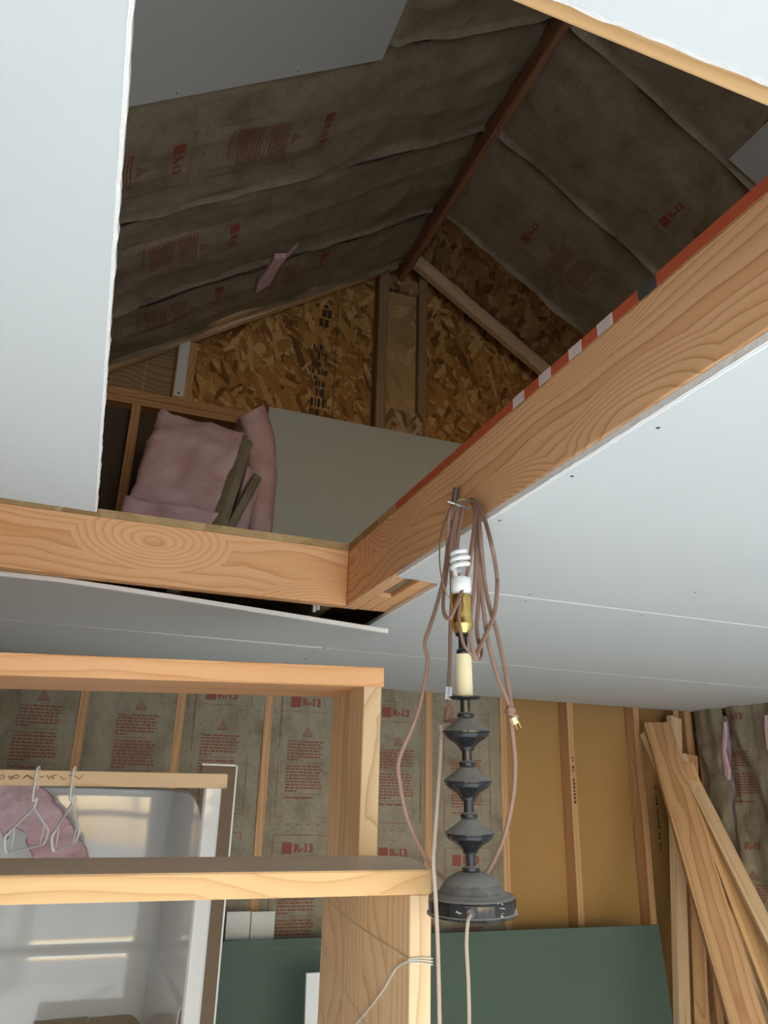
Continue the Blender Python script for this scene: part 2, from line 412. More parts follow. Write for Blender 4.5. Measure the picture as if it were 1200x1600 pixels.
# far wall of the room: sheathing with studs in front of it
wall_back = structure('wall_back', boxes_mesh([(XL - 0.105, 2.02, YB + 0.089, YB + 0.105, -H, ZS)]), M['osb'])
tan = link('sheathing_board', boxes_mesh([(2.02, XR + 0.105, YB + 0.085, YB + 0.105, -H, ZS)]), M['fiberboard'], wall_back)
STUDS = [-0.02, 0.386, 0.786, 1.19, 1.60, 2.02, 2.43, 2.865]
for i, x in enumerate(STUDS):
    abox('stud', x - 0.019, x + 0.019, YB, YB + 0.085, -H, ZB, M['stud'], wall_back)
abox('stud', 3.12, 3.158, YB - 0.001, YB + 0.085, -H, ZB, M['stud'], wall_back)
abox('stud', XR - 0.05, XR - 0.005, YB - 0.004, YB + 0.085, -H, ZB, M['stud'], wall_back)

wall_right = structure('wall_right', boxes_mesh([(XR + 0.089, XR + 0.105, YF, YB + 0.1, -H, zr(XR) + 0.05)]), M['osb'])
for y in (3.56, 3.15, 2.745, 2.34, 1.93, 1.52, 1.1, 0.7, 0.3, -0.1, -0.5, -1.0, -1.5, -2.0):
    abox('stud', XR, XR + 0.089, y - 0.019, y + 0.019, -H, ZB, M['stud'], wall_right)
def left_wall_boxes(x0, x1, y0, y1, z1):
    a, b, c, d = ADDED_LWIN[0], ADDED_LWIN[1], ADDED_LWIN[2] - H, ADDED_LWIN[3] - H
    return [(x0, x1, y0, a, -H, z1), (x0, x1, b, y1, -H, z1), (x0, x1, a, b, -H, c), (x0, x1, a, b, d, z1)]
wall_left = structure('wall_left', boxes_mesh(left_wall_boxes(XL - 0.105, XL - 0.089, YF, YB + 0.1, zl(XL) + 0.05)), M['osb'])
for (a0, a1, b0, b1) in ((ADDED_LWIN[0] - 0.04, ADDED_LWIN[0], ADDED_LWIN[2] - H, ADDED_LWIN[3] - H), (ADDED_LWIN[1], ADDED_LWIN[1] + 0.04, ADDED_LWIN[2] - H, ADDED_LWIN[3] - H), (ADDED_LWIN[0] - 0.04, ADDED_LWIN[1] + 0.04, ADDED_LWIN[2] - H - 0.04, ADDED_LWIN[2] - H), (ADDED_LWIN[0] - 0.04, ADDED_LWIN[1] + 0.04, ADDED_LWIN[3] - H, ADDED_LWIN[3] - H + 0.04)):
    abox('added_window_frame', XL - 0.1, XL + 0.02, a0, a1, b0, b1, M['white_plastic'], wall_left)  # frame of the added side window
for y in (3.58, 3.15, 2.745, 2.34, 1.93, 1.52, 1.1, 0.7, 0.3, -1.5, -2.0):
    abox('stud', XL - 0.089, XL, y - 0.019, y + 0.019, -H, ZB, M['stud'], wall_left)
for k, (x0, x1, y0, y1, w) in enumerate(((XL, XL + 0.0127, YF, 1.20, wall_left), (XR - 0.0127, XR, YF, 2.40, wall_right))):
    link('drywall_panel', boxes_mesh(left_wall_boxes(x0, x1, y0, y1, ZC - 0.006) if k == 0 else [(x0, x1, y0, y1, -H, ZC - 0.006)]), M['drywall'], w)  # unseen white wall sheets, added to neutralise and brighten the bounce light
wall_front = structure('wall_front', boxes_mesh([
    (XL - 0.1, ADDED_DOOR[0], YF - 0.1, YF, -H, ZB), (ADDED_DOOR[1], XR + 0.1, YF - 0.1, YF, -H, ZB), (ADDED_DOOR[0], ADDED_DOOR[1], YF - 0.1, YF, ADDED_DOOR[3] - H, ZB)]), M['siding'])
for (x0, x1, z0, z1) in ((ADDED_DOOR[0] - 0.06, ADDED_DOOR[0], -H, ADDED_DOOR[3] - H + 0.06), (ADDED_DOOR[1], ADDED_DOOR[1] + 0.06, -H, ADDED_DOOR[3] - H + 0.06), (ADDED_DOOR[0], ADDED_DOOR[1], ADDED_DOOR[3] - H, ADDED_DOOR[3] - H + 0.06)):
    abox('added_door_casing', x0, x1, YF - 0.02, YF + 0.012, z0, z1, M['white_plastic'], wall_front)  # casing of the added doorway
for x in (0.75, 1.88):   # posts dividing the added doorway
    abox('added_door_post', x - 0.05, x + 0.05, YF - 0.09, YF - 0.01, -H, ADDED_DOOR[3] - H, M['white_plastic'], wall_front)

# ceiling: framing of the opening, hanger, drywall sheets
ceiling = empty('ceiling', V(0, 0, ZC)); ceiling['kind'] = 'structure'; ceiling['label'] = 'unfinished drywall ceiling with a framed attic opening'
beam = abox('beam', OX1, OX1 + 0.04, OY0 - 0.035, OY1 + 0.04, ZB, ZS, M['fir_red'], ceiling)
beam['label'] = 'orange-brown swirly-grained beam along the opening'
abox('beam_ply', OX1 + 0.042, OX1 + 0.078, OY0 - 0.035, OY1 - 0.14, ZB + 0.012, ZS, M['grey_wood'], ceiling)
abox('joist_block', OX1 + 0.042, OX1 + 0.115, OY1 - 0.138, OY1 + 0.04, ZB + 0.002, ZS, M['fir'], ceiling)
abox('nailer', OX1 + 0.08, OX1 + 0.135, 1.2, OY1 + 0.03, ZB, ZB + 0.04, M['fir'], ceiling)
hdr = abox('header', XL, OX1 - 0.001, OY1, OY1 + 0.038, ZB, ZS, M['fir'], ceiling)
nh = abox('header', XL, XR, OY0 - 0.038, OY0, ZB - 0.004, ZS, M['pine'], ceiling)
abox('joist', OX0 - 0.038, OX0, OY0, OY1, ZB, ZS, M['fir'], ceiling)
for x in (0.17, 0.592):
    abox('joist', x - 0.019, x + 0.019, OY1 + 0.04, YB + 0.08, ZB + 0.001, ZS, M['grey_wood'], ceiling)
for x in (1.0, 1.4, 1.8, 2.2, 2.6, 3.0):
    abox('joist', x - 0.019, x + 0.019, OY0, YB + 0.08, ZB + 0.001, ZS, M['grey_wood'], ceiling)
for x in (-0.1, 0.3, 0.7, 1.1, 1.5, 1.9, 2.3, 2.7, 3.1):
    abox('joist', x - 0.019, x + 0.019, YF, OY0 - 0.04, ZB + 0.001, ZS, M['grey_wood'], ceiling)
# joist hanger seen in the gap over the sagging sheet
bm = boxes_mesh([(0.553, 0.560, OY1 + 0.038, OY1 + 0.041, ZB - 0.020, ZS - 0.02), (0.564, 0.573, OY1 + 0.038, OY1 + 0.041, ZB - 0.012, ZS - 0.02), (0.558, 0.566, OY1 + 0.041, OY1 + 0.080, ZB - 0.014, ZB + 0.10)])
hg = link('joist_hanger', bm, M['galv'], ceiling)

def rough_edge_panel(name, pts, mat, parent, t=0.0127, amp=0.0012, step=0.012, edges=(), strip=0.002):
    """ceiling sheet from an outline; the listed edges are cut raggedly and show the gypsum core"""
    out = []; core = []
    n = len(pts)
    for i in range(n):
        a = Vector(pts[i]); b = Vector(pts[(i + 1) % n])
        if i in edges:
            k = max(2, int((b - a).length / step)); d = (b - a).normalized(); nn = Vector((d.y, -d.x, 0))
            seg = []
            for j in range(k):
                p = a.lerp(b, j / k); w = amp * noise.noise(Vector((p.x * 70, p.y * 70, i))) if j else 0
                seg.append(p + nn * w)
            out += seg; core.append((seg + [b], nn))
        else: out.append(a)
    o = prism(name, out, (0, 0, t), mat, parent)
    for seg, nn in core:
        vs = []; fs = []
        for j, p in enumerate(seg):
            w = 0.0016 + 0.0022 * abs(noise.noise(Vector((p.x * 90, p.y * 90, 3))))
            vs += [p - nn * (0.0012 + strip * (0.55 + 0.9 * abs(noise.noise(Vector((p.x * 55, p.y * 55, 8)))))) - Vector((0, 0, 0.0004)), p + nn * w + Vector((0, 0, 0.0006)), p + nn * w + Vector((0, 0, t - 0.001)), p + nn * 0.0003 + Vector((0, 0, t))]
        for j in range(len(seg) - 1):
            for q in range(3): fs.append((j * 4 + q, (j + 1) * 4 + q, (j + 1) * 4 + q + 1, j * 4 + q + 1))
        link('gypsum_edge', mesh_from(vs, fs), M['gypsum'], o)
    return o
E0 = 0.0015
A = rough_edge_panel('drywall_panel', [V(XL, YF, ZC), V(-0.042, YF, ZC), V(-0.041, 1.452, ZC), V(XL, 1.435, ZC)], M['drywall'], ceiling, edges=(1, 2), strip=0.0004, amp=0.0008)
F = rough_edge_panel('drywall_panel', [V(-0.04, YF, ZC - 0.004), V(XR, YF, ZC - 0.004), V(XR, 0.235, ZC - 0.004), V(-0.04, 0.289, ZC - 0.004)], M['drywall'], ceiling, edges=(2,), strip=0.0005, amp=0.0008)
B = rough_edge_panel('drywall_panel', [V(0.648, 0.30, ZC), V(XR, 0.30, ZC), V(XR, 1.656, ZC), V(0.90, 1.664, ZC), V(0.640, 1.628, ZC)], M['drywall'], ceiling, edges=(2, 3, 4), strip=0.005)
C = rough_edge_panel('drywall_panel', [V(0.762, 1.668, ZC), V(XR, 1.668, ZC), V(XR, 2.632, ZC), V(0.779, 2.638, ZC)], M['drywall'], ceiling, edges=(3,))
rough_edge_panel('drywall_panel', [V(0.765, 2.6435, ZC), V(XR, 2.6375, ZC), V(XR, YB - 0.004, ZC), V(0.765, YB - 0.004, ZC)], M['drywall'], ceiling, edges=(0,))
rough_edge_panel('drywall_panel', [V(XL, 2.648, ZC), V(0.760, 2.648, ZC), V(0.760, YB - 0.004, ZC), V(XL, YB - 0.004, ZC)], M['drywall'], ceiling, edges=(0, 1))
# seam tape / gypsum lines
for a, b, w in ((V(0.90, 1.666, ZC - 0.0008), V(XR, 1.662, ZC - 0.0008), 0.009),):
    prism('joint_line', [a + Vector((0, -w / 2, 0)), b + Vector((0, -w / 2, 0)), b + Vector((0, w / 2, 0)), a + Vector((0, w / 2, 0))], (0, 0, 0.004), M['gypsum'], ceiling)
# chips of torn paper along the far joints
for i in range(34):
    if i < 24: p = V(random.uniform(0.85, 3.1), 2.640 + random.uniform(-0.004, 0.004), ZC - 0.0006); l = random.uniform(0.008, 0.05); d = (l, 0.004)
    else: p = V(0.7625 + random.uniform(-0.004, 0.004), random.uniform(2.65, 3.4), ZC - 0.0006); l = random.uniform(0.01, 0.06); d = (0.004, l)
    prism('paper_chip', [p, p + Vector((d[0], 0, 0)), p + Vector((d[0] * 0.8, d[1], 0)), p + Vector((0, d[1], 0))], (0, 0, 0.001), M['gypsum'], ceiling)
# the sagging sheet
def drop(x):
    t = max(0.0, (x + 0.12) / 0.895); return 0.052 * (t ** 1.15)
def sag(u, v, off=0.0):
    x = XL + (0.772 - XL) * u; y = 2.058 - 0.028 * u * u + (2.645 - 2.058) * v
    return V(x, y + 0.0015 * noise.noise(Vector((x * 40, v * 3, 1))) * (1 - v), ZC + off - drop(x) * (1 - v) ** 1.6)
nu, nv = 40, 14
vs = [sag(i / nu, j / nv, 0) for j in range(nv + 1) for i in range(nu + 1)] + [sag(i / nu, j / nv, 0.0127) for j in range(nv + 1) for i in range(nu + 1)]
K = (nu + 1) * (nv + 1); fs = []
for j in range(nv):
    for i in range(nu):
        q = j * (nu + 1) + i
        fs.append((q, q + nu + 1, q + nu + 2, q + 1)); fs.append((K + q, K + q + 1, K + q + nu + 2, K + q + nu + 1))
for i in range(nu):
    fs.append((i, i + 1, K + i + 1, K + i)); q = nv * (nu + 1) + i; fs.append((q, K + q, K + q + 1, q + 1))
for j in range(nv):
    q = j * (nu + 1); fs.append((q, K + q, K + q + nu + 1, q + nu + 1)); q += nu; fs.append((q, q + nu + 1, K + q + nu + 1, K + q))
me = mesh_from(vs, fs)
D = link('drywall_panel', me, M['drywall'], ceiling, None, False); D['label'] = 'sagging drywall sheet hanging loose below the header'
vs = []; fs = []
for i in range(121):
    u = i / 120; w = 0.001 + 0.0025 * abs(noise.noise(Vector((u * 90, 5, 3))))
    p = sag(u, 0); vs += [p + Vector((0, 0.002 + w, -0.0004)), p + Vector((0, -w, 0.001)), p + Vector((0, -w, 0.0115)), p + Vector((0, -0.0003, 0.0127))]
for i in range(120):
    for q in range(3): fs.append((i * 4 + q, (i + 1) * 4 + q, (i + 1) * 4 + q + 1, i * 4 + q + 1))
link('gypsum_edge', mesh_from(vs, fs), M['gypsum'], D)
# drywall screws
scm = lathe_mesh([(0.0, -0.0008), (0.0016, -0.0007), (0.003, -0.0003), (0.0033, 0.0006)], 12)
for (x, y) in ((0.676, 0.752), (0.666, 0.944), (0.664, 1.176), (1.004, 1.636), (1.35, 1.435), (1.03, 1.70), (1.4, 1.70), (1.8, 1.636), (1.0, 2.61), (1.41, 2.61), (1.8, 2.66), (2.2, 2.66)):
    link('screw', scm, M['screw'], ceiling, Matrix.Translation(V(x, y, ZC)))

# attic floor sheets; the one along the beam has a painted edge
sub = structure('attic_floor', boxes_mesh([(OX1, XR + 0.08, OY0 - 0.03, YB + 0.08, ZS, ZA)]), M['osb_pale'], 'attic subfloor sheet with a red painted edge')
for a in ((XL - 0.08, OX1 - 0.001, OY1, YB + 0.08), (XL - 0.08, XR + 0.08, YF, OY0 - 0.031), (XL - 0.08, OX0 - 0.002, OY0 - 0.03, OY1 - 0.001)):
    link('floor_sheet', boxes_mesh([(*a, ZS, ZA)]), M['osb_pale'] if a[3] > 2.5 else M['grey_ply'], sub)
def edge_strip(name, y0, y1, mat, d=0.0012):
    me = boxes_mesh([(OX1 - d, OX1 - 0.0002, y0, y1, ZS + 0.0008, ZA - 0.0005)]); return link(name, me, mat, sub)
edge_strip('edge_paint', 0.28, 1.645, M['red_paint'], 0.0010)
for y0, y1 in ((1.034, 1.072), (0.948, 0.984), (0.860, 0.894), (0.781, 0.818)):
    edge_strip('edge_dash', y0, y1, M['white_paint'], 0.0018)
edge_strip('edge_patch', 0.685, 0.722, M['dark_paint'], 0.0018)

# ------------------------------------------------------------------ attic shell
def slope_pt(side, x, y, lift=0.0):
    z = zl(x) if side == 'L' else zr(x); m = 0.705 if side == 'L' else -0.635
    n = Vector((-m, 0, 1)).normalized()
    return V(x, y, z) + n * lift
roof = empty('roof', V(1.4, 0, 3.05)); roof['kind'] = 'structure'; roof['label'] = 'gable roof framing above the attic'
for side, x0, x1 in (('L', XL - 0.35, 1.52), ('R', 1.28, XR + 0.35)):
    p = [slope_pt(side, x0, YF - 0.1, 0.105), slope_pt(side, x1, YF - 0.1, 0.105), slope_pt(side, x1, YB + 0.11, 0.105), slope_pt(side, x0, YB + 0.11, 0.105)]
    prism('roof_sheathing', p, (0, 0, 0.016), M['osb_roof'], roof)
RAFT = [3.09, 2.49, 1.88, 1.28, 0.67, 0.07, -0.53, -1.13, -1.73, -2.33]
for side, x0, x1 in (('L', XL - 0.1, 1.378), ('R', 1.422, XR + 0.1)):
    m = Vector((0.705 if side == 'L' else -0.635, 0, 1))
    for y in RAFT:
        n = (slope_pt(side, 1, 0, 1) - slope_pt(side, 1, 0, 0)).normalized()
        a = slope_pt(side, x0, y, 0.047); b = slope_pt(side, x1, y, 0.047)
        board('rafter', a, b, 0.088, 0.038, n, M['stud'], roof)
    # gable-end rafter
    yy = 3.575 if side == 'R' else 3.615
    a = slope_pt(side, x0, yy, 0.047 if side == 'R' else 0.030); b = slope_pt(side, x1, yy, 0.047 if side == 'R' else 0.030)
    board('rafter', a, b, 0.088, 0.042, n, M['pine_pale'], roof)
n = (slope_pt('L', 1, 0, 1) - slope_pt('L', 1, 0, 0)).normalized()
board('rafter', slope_pt('L', XL - 0.1, 3.535, 0.04), slope_pt('L', 1.37, 3.535, 0.04), 0.088, 0.038, n, M['pine_pale'], roof)
ridge = abox('ridge_board', 1.383, 1.421, YF, YB + 0.02, 2.925, 3.14, M['ridge'], roof); ridge['label'] = 'dark brown ridge board'

# far gable wall
def gable_poly(y, lift=0.16):
    return [V(XL - 0.1, y, ZS), V(XR + 0.1, y, ZS), V(XR + 0.1, y, zr(XR + 0.1) + lift), V(1.4, y, 3.05 + lift), V(XL - 0.1, y, zl(XL - 0.1) + lift)]
wall_gable = empty('wall_gable', V(1.4, YB + 0.09, ZA)); wall_gable['kind'] = 'structure'; wall_gable['label'] = 'gable wall of OSB sheathing and studs'
prism('osb_sheet', gable_poly(YB + 0.088), (0, 0.016, 0), M['osb'], wall_gable)
for a in ((XL, 0.70),):
    abox('plate', XL, 0.70, YB, YB + 0.086, 1.775, 1.812, M['stud'], wall_gable)
    abox('plate', XL, 0.70, YB, YB + 0.086, 1.814, 1.853, M['stud'], wall_gable)
for x in (-0.36, 0.005):
    abox('stud', x - 0.022, x + 0.022, YB, YB + 0.086, ZA, 1.775, M['stud'], wall_gable)
abox('stud', 0.165, 0.262, YB + 0.012, YB + 0.086, 1.853, 2.20, M['stud'], wall_gable)
ws = link('white_strip', boxes_mesh([(0.172, 0.222, YB + 0.006, YB + 0.0119, 1.868, 2.20)]), M['white_metal'], wall_gable); ws['label'] = 'white metal strip on a short stud'
link('screw', lathe_mesh([(0, -0.002), (0.006, -0.001), (0.006, 0.001)], 10), M['screw'], ws, Matrix.Translation(V(0.195, YB + 0.005, 1.885)) @ Matrix.Rotation(math.radians(-90), 4, 'X'))
prism('board_panel', [V(XL, YB + 0.06, 1.853), V(0.165, YB + 0.06, 1.853), V(0.165, YB + 0.06, zl(0.165)), V(XL, YB + 0.06, zl(XL))], (0, 0.02, 0), M['grey_wood'], wall_gable)
for x in (-0.20, 0.02):
    abox('batten', x - 0.004, x + 0.004, YB + 0.055, YB + 0.06, 1.86, zl(x) - 0.02, M['stud'], wall_gable)
link('shade_panel', boxes_mesh([(XL, 0.66, YB + 0.075, YB + 0.085, ZA, 1.775)]), plain('bay_shade', (0.085, 0.065, 0.05), 0.9), wall_gable)  # dark sheet stands in for the shade in the lower stud bays
# framed vent panel
for x0, x1 in ((1.262, 1.322), (1.520, 1.574)):
    abox('stud', x0, x1, YB - 0.002, YB + 0.086, 1.86, 2.97, M['grey_wood'], wall_gable)
vp = link('vent_panel', boxes_mesh([(1.322, 1.520, YB + 0.045, YB + 0.07, 1.90, 2.90)]), M['osb_pale'], wall_gable); vp['label'] = 'pale board closing the framed vent'
link('block', boxes_mesh([(1.323, 1.519, YB + 0.012, YB + 0.07, 2.86, 2.95)]), M['osb_roof'], wall_gable)
link('block', boxes_mesh([(1.323, 1.5735, YB - 0.006, YB + 0.0, 1.84, 2.04)]), M['osb_roof'], wall_gable)
# black mill stamp on the sheathing: a worn column of block shapes
random.seed(3); vsx = []; bl = []
zz = 2.68
while zz > 1.90:
    h = random.choice((0.016, 0.024, 0.04, 0.06)); x = 0.905
    while x < 1.0:
        w = random.uniform(0.005, 0.026)
        if random.random() < 0.55 and not (2.42 < zz < 2.55): bl.append((x - 0.005 * (zz - 2), min(x + w, 1.0), YB + 0.0868, YB + 0.0879, zz - h * 0.85, zz))
        x += w + random.uniform(0.003, 0.010)
    zz -= h + 0.006
link('mill_stamp', boxes_mesh(bl), M['ink'], wall_gable)['kind'] = 'stuff'
link('sheet_joint', boxes_mesh([(1.035, 1.039, YB + 0.0868, YB + 0.0882, 1.88, 2.72)]), M['ink'], wall_gable)
# near gable (behind the camera), with the window added for attic light
g0, g1, gz0, gz1 = ADDED_GWIN[0], ADDED_GWIN[1], ADDED_GWIN[2] - H, ADDED_GWIN[3] - H
wg2 = structure('wall_gable_near', boxes_mesh([(XL - 0.1, XR + 0.1, YF - 0.1, YF - 0.001, ZS, gz0), (XL - 0.1, g0, YF - 0.1, YF - 0.001, gz0, zl(XL) + 0.1), (g1, XR + 0.1, YF - 0.1, YF - 0.001, gz0, zr(XR) + 0.1)]), M['siding'])
prism('osb_sheet', [V(XL - 0.1, YF - 0.02, zl(XL) - 0.1), V(g0, YF - 0.02, zl(XL) - 0.1), V(g0, YF - 0.02, zl(g0) + 0.14), V(XL - 0.1, YF - 0.02, zl(XL - 0.1) + 0.14)], (0, -0.05, 0), M['siding'], wg2)
prism('osb_sheet', [V(g1, YF - 0.02, zr(XR) - 0.1), V(XR + 0.1, YF - 0.02, zr(XR) - 0.1), V(XR + 0.1, YF - 0.02, zr(XR + 0.1) + 0.14), V(g1, YF - 0.02, zr(g1) + 0.14)], (0, -0.05, 0), M['siding'], wg2)
prism('osb_sheet', [V(g0, YF - 0.02, gz1), V(g1, YF - 0.02, gz1), V(g1, YF - 0.02, zr(g1) + 0.14), V(1.4, YF - 0.02, 3.22), V(g0, YF - 0.02, zl(g0) + 0.14)], (0, -0.05, 0), M['siding'], wg2)
for (a0, a1, b0, b1) in ((g0 - 0.04, g0, gz0, gz1), (g1, g1 + 0.04, gz0, gz1), (1.38, 1.42, gz0, gz1), (g0 - 0.04, g1 + 0.04, gz0 - 0.04, gz0), (g0 - 0.04, g1 + 0.04, gz1, gz1 + 0.04)):
    abox('added_window_frame', a0, a1, YF - 0.08, YF + 0.01, b0, b1, M['white_plastic'], wg2)  # frame of the added attic window

# drywall sheets already fixed to the slopes
def slope_sheet(side, x0, x1, y0, y1, label):
    p = [slope_pt(side, x0, y0, -0.014), slope_pt(side, x1, y0, -0.014), slope_pt(side, x1, y1, -0.014), slope_pt(side, x0, y1, -0.014)]
    n = slope_pt(side, 1, 0, 0.0127) - slope_pt(side, 1, 0, 0)
    o = prism('drywall_panel', p, n, M['drywall_attic'], roof); o['label'] = label
    nn = n.normalized()
    for t in (0.15, 0.38, 0.72):
        q = slope_pt(side, x0 + (x1 - x0) * t, y1 - 0.02, -0.0142)
        z = Vector((0, 0, -1)); rot = z.rotation_difference(-nn).to_matrix().to_4x4()
        link('screw', scm, M['screw'], o, Matrix.Translation(q))
slope_sheet('L', XL, 0.650, 0.72, 1.932, 'grey drywall sheet on the left roof slope')
slope_sheet('R', 2.20, XR, 0.64, 1.850, 'grey drywall sheet low on the right roof slope')

# ------------------------------------------------------------------ insulation with printed facing
PR = None
def print_unit(full=True):
    """one repeat of the red print: list of (verts, faces); u right, v up, origin at the red square's centre"""
    V_, F_ = [], []
    def add(vs, fs, du=0, dv=0):
        k = len(V_)
        V_.extend([Vector((p.x + du, p.y + dv, 0)) for p in vs]); F_.extend([tuple(i + k for i in f) for f in fs])
    def rect(u0, v0, u1, v1): add([Vector((u0, v0, 0)), Vector((u1, v0, 0)), Vector((u1, v1, 0)), Vector((u0, v1, 0))], [(0, 1, 2, 3)])
    rect(-0.023, -0.024, 0.023, 0.024)
    vs, fs = text_mesh('R-13', 0.047, 0.0020); add(vs, fs, 0.032, -0.001)
    rect(-0.023, -0.044, 0.16, -0.042)
    # warning triangle with a flame mark
    def tri(s, cu, cv): return [Vector((cu - s, cv - s * 0.8, 0)), Vector((cu + s, cv - s * 0.8, 0)), Vector((cu, cv + s * 0.95, 0))]
    o_, i_ = tri(0.024, 0.065, -0.135), tri(0.0175, 0.065, -0.1365)
    add(o_ + i_, [(0, 1, 4, 3), (1, 2, 5, 4), (2, 0, 3, 5)])
    a_ = tri(0.011, 0.065, -0.138); b_ = tri(0.006, 0.065, -0.1385); add(a_ + b_, [(0, 1, 4, 3), (1, 2, 5, 4), (2, 0, 3, 5)])
    rnd = random.Random(5)
    def para(v, lines, head):
        vs, fs = text_mesh(head, 0.0135, 0.0004); add(vs, fs, -0.027, v)
        hw = max(p.x for p in vs) + 0.006
        for k in range(lines):
            u = -0.027 + (hw if k == 0 else 0); end = 0.145 + rnd.uniform(-0.012, 0.006) if k < lines - 1 else 0.03
            while u < end:
                w = rnd.uniform(0.008, 0.022)
                rect(u, v - 0.003, min(u + w, end), v + 0.0035); u += w + 0.0045
            v -= 0.0135
        return v
    v = para(-0.178, 7, 'Warning:'); rect(-0.027, v + 0.001, 0.145, v + 0.0026)
    v = para(v - 0.014, 9, 'Advertencia:'); rect(-0.027, v + 0.001, 0.145, v + 0.0026)
    vs, fs = text_mesh('Fiber Glass Insulation', 0.0155, 0.0005); add(vs, fs, -0.027, v - 0.014)
    rect(-0.066, -0.505, -0.0632, 0.055); rect(-0.066, 0.0528, 0.19, 0.055); rect(-0.066, -0.505, 0.19, -0.5028); rect(0.1872, -0.505, 0.19, 0.055)
    for k in range(5): rect(-0.05 + k * 0.045, -0.537, -0.044 + k * 0.045, -0.532); rect(-0.042 + k * 0.045, -0.537, -0.036 + k * 0.045, -0.532)
    return V_, F_
PR = print_unit()

def batt(name, label, origin, udir, vdir, ulen, vlen, disp, logo_u, logo_v, mat=None, n=(24, 60), depth=0.07, period=0.633, group=None, prints=True, body=True, cat='insulation'):
    """insulation batt: origin + u*udir + v*vdir, facing surface pushed along nrm by disp(u, v)"""
    U = Vector(udir).normalized(); W = Vector(vdir).normalized(); N = U.cross(W)
    t = empty(name, origin + U * (ulen / 2)); tag(t, label, cat, group)
    def surf(u, v, e=0.0): return origin + U * u + W * v + N * (disp(u, v) + e)
    link('kraft_facing', grid_mesh(lambda a, b: surf(a * ulen, b * vlen), *n), M['kraft'], t, None, True)
    if body:
        c = [origin + U * a + W * b - N * 0.012 for a, b in ((0.004, 0.0), (ulen - 0.004, 0.0), (ulen - 0.004, vlen - 0.05), (0.004, vlen - 0.05))]
        prism('fibreglass', c, -N * depth, M['pink'], t)
    if prints:
        vs, fs = [], []
        k = -1
        lv = logo_v
        while lv > -0.3: 
            sub_v = []; 
            base = len(vs)
            ok = [0 <= p.x + logo_u <= ulen and 0 <= p.y + lv <= vlen for p in PR[0]]
            idx = {}
            for i, p in enumerate(PR[0]):
                if ok[i]: idx[i] = len(vs); vs.append(surf(p.x + logo_u, p.y + lv, 0.0018))
            for f in PR[1]:
                if all(ok[i] for i in f): fs.append(tuple(idx[i] for i in f))
            lv -= period
        link('red_print', mesh_from(vs, fs), M['red_ink'], t)['kind'] = 'stuff'
    return t

def wavy(seed, amp=0.006, pillow=0.012, ulen=0.37, fold=0.0):
    def f(u, v):
        e = min(u, ulen - u) / 0.05
        pil = pillow * min(1.0, max(0.0, e)) - 0.004 * (1 - min(1.0, max(0.0, e)))
        w = amp * noise.noise(Vector((u * 5, v * 3, seed))) + amp * 0.5 * noise.noise(Vector((u * 16, v * 11, seed + 9)))
        w += fold * max(0, 0.3 - abs(noise.noise(Vector((u * 4 + v * 1.2, v * 1.5, seed + 4))))) 
        return pil + w
    return f
# far wall, between the studs (u to the right, v up, facing towards the room = -Y)
zbot = -H
lab = ['kraft-faced batt in the far wall bay at the left corner, behind the hangers',
       'kraft-faced batt in the far wall bay above the hangers, left of the bright stud',
       'kraft-faced batt in the far wall bay above the right edge of the shower surround',
       'kraft-faced batt in the far wall bay left of the tall upright plank',
       'kraft-faced batt in the far wall bay just right of the tall upright plank',
       'kraft-faced batt in the far wall bay behind the hanging lamp']
xs = [XL] + STUDS[:6]
tops = [(52, 1035), (203, 1052), (330, 1085), (462, 1097), (603, 1113), (711, 1130)]
for i in range(6):
    x0 = xs[i] + (0.012 if i else 0.0); x1 = xs[i + 1] - 0.012
    L = aty(*tops[i], YB)
    batt('insulation_batt', lab[i], Vector((x0, YB + 0.004, 0.0)), (1, 0, 0), (0, 0, 1), x1 - x0, H + ZB - 0.004, wavy(i * 3.7, 0.007, 0.010, x1 - x0), L.x - x0, L.z, group='kraft-faced batts in the far wall')
# right wall: loose wrinkled facing (u towards the camera, facing = -X)
rl = ['wrinkled kraft-faced batt on the right wall, next to the corner lumber', 'wrinkled kraft-faced batt on the right wall, at the right edge with torn pink showing', 'kraft-faced batt on the right wall nearer than the torn one']
for i, (y0, y1) in enumerate(((3.545, 3.345), (3.335, 2.95), (2.94, 2.55))):
    y0b = y0; w = y0 - y1
    L = atx((1067, 1138, 1200)[i], (1132, 1122, 1116)[i], XR)
    batt('insulation_batt', rl[i], Vector((XR - 0.004, y0, 0.0)), (0, -1, 0), (0, 0, 1), w, H + ZB - 0.004, wavy(40 + i * 5, 0.024, 0.012, w, 0.09), y0 - L.y, L.z, n=(30, 140), group='kraft-faced batts on the right wall')
# torn paper showing pink between them
for pts in ([(1131, 1128), (1133, 1150), (1130, 1172), (1138, 1205), (1137, 1218), (1132, 1210), (1128, 1168)], [(1194, 1118), (1206, 1116), (1206, 1168), (1198, 1172), (1195, 1140)]):
    P = [atx(px, py, XR - 0.040) for px, py in pts]
    o = prism('insulation_tuft', P, (0.02, 0, 0), M['pink']); tag(o, ('thin tuft of pink fibreglass in the gap between right wall batts' if pts[0][0] < 1150 else 'pink fibreglass showing through torn facing at the right edge'), 'insulation')
# left wall: bulging facing beside the corner
batt('insulation_batt', 'bulging kraft facing on the left wall at the left edge', Vector((XL + 0.03, 3.10, 0.0)), (0, 1, 0), (0, 0, 1), 0.44, H + ZB - 0.004, lambda u, v: 0.02 + 0.15 * max(0, math.sin(min(1, max(0, (v - 1.85) / 0.45)) * math.pi)) * math.sin(min(1, u / 0.44) * math.pi * 0.75) + 0.01 * noise.noise(Vector((u * 7, v * 5, 2))), 0.12, 2.1, depth=0.05, prints=False)
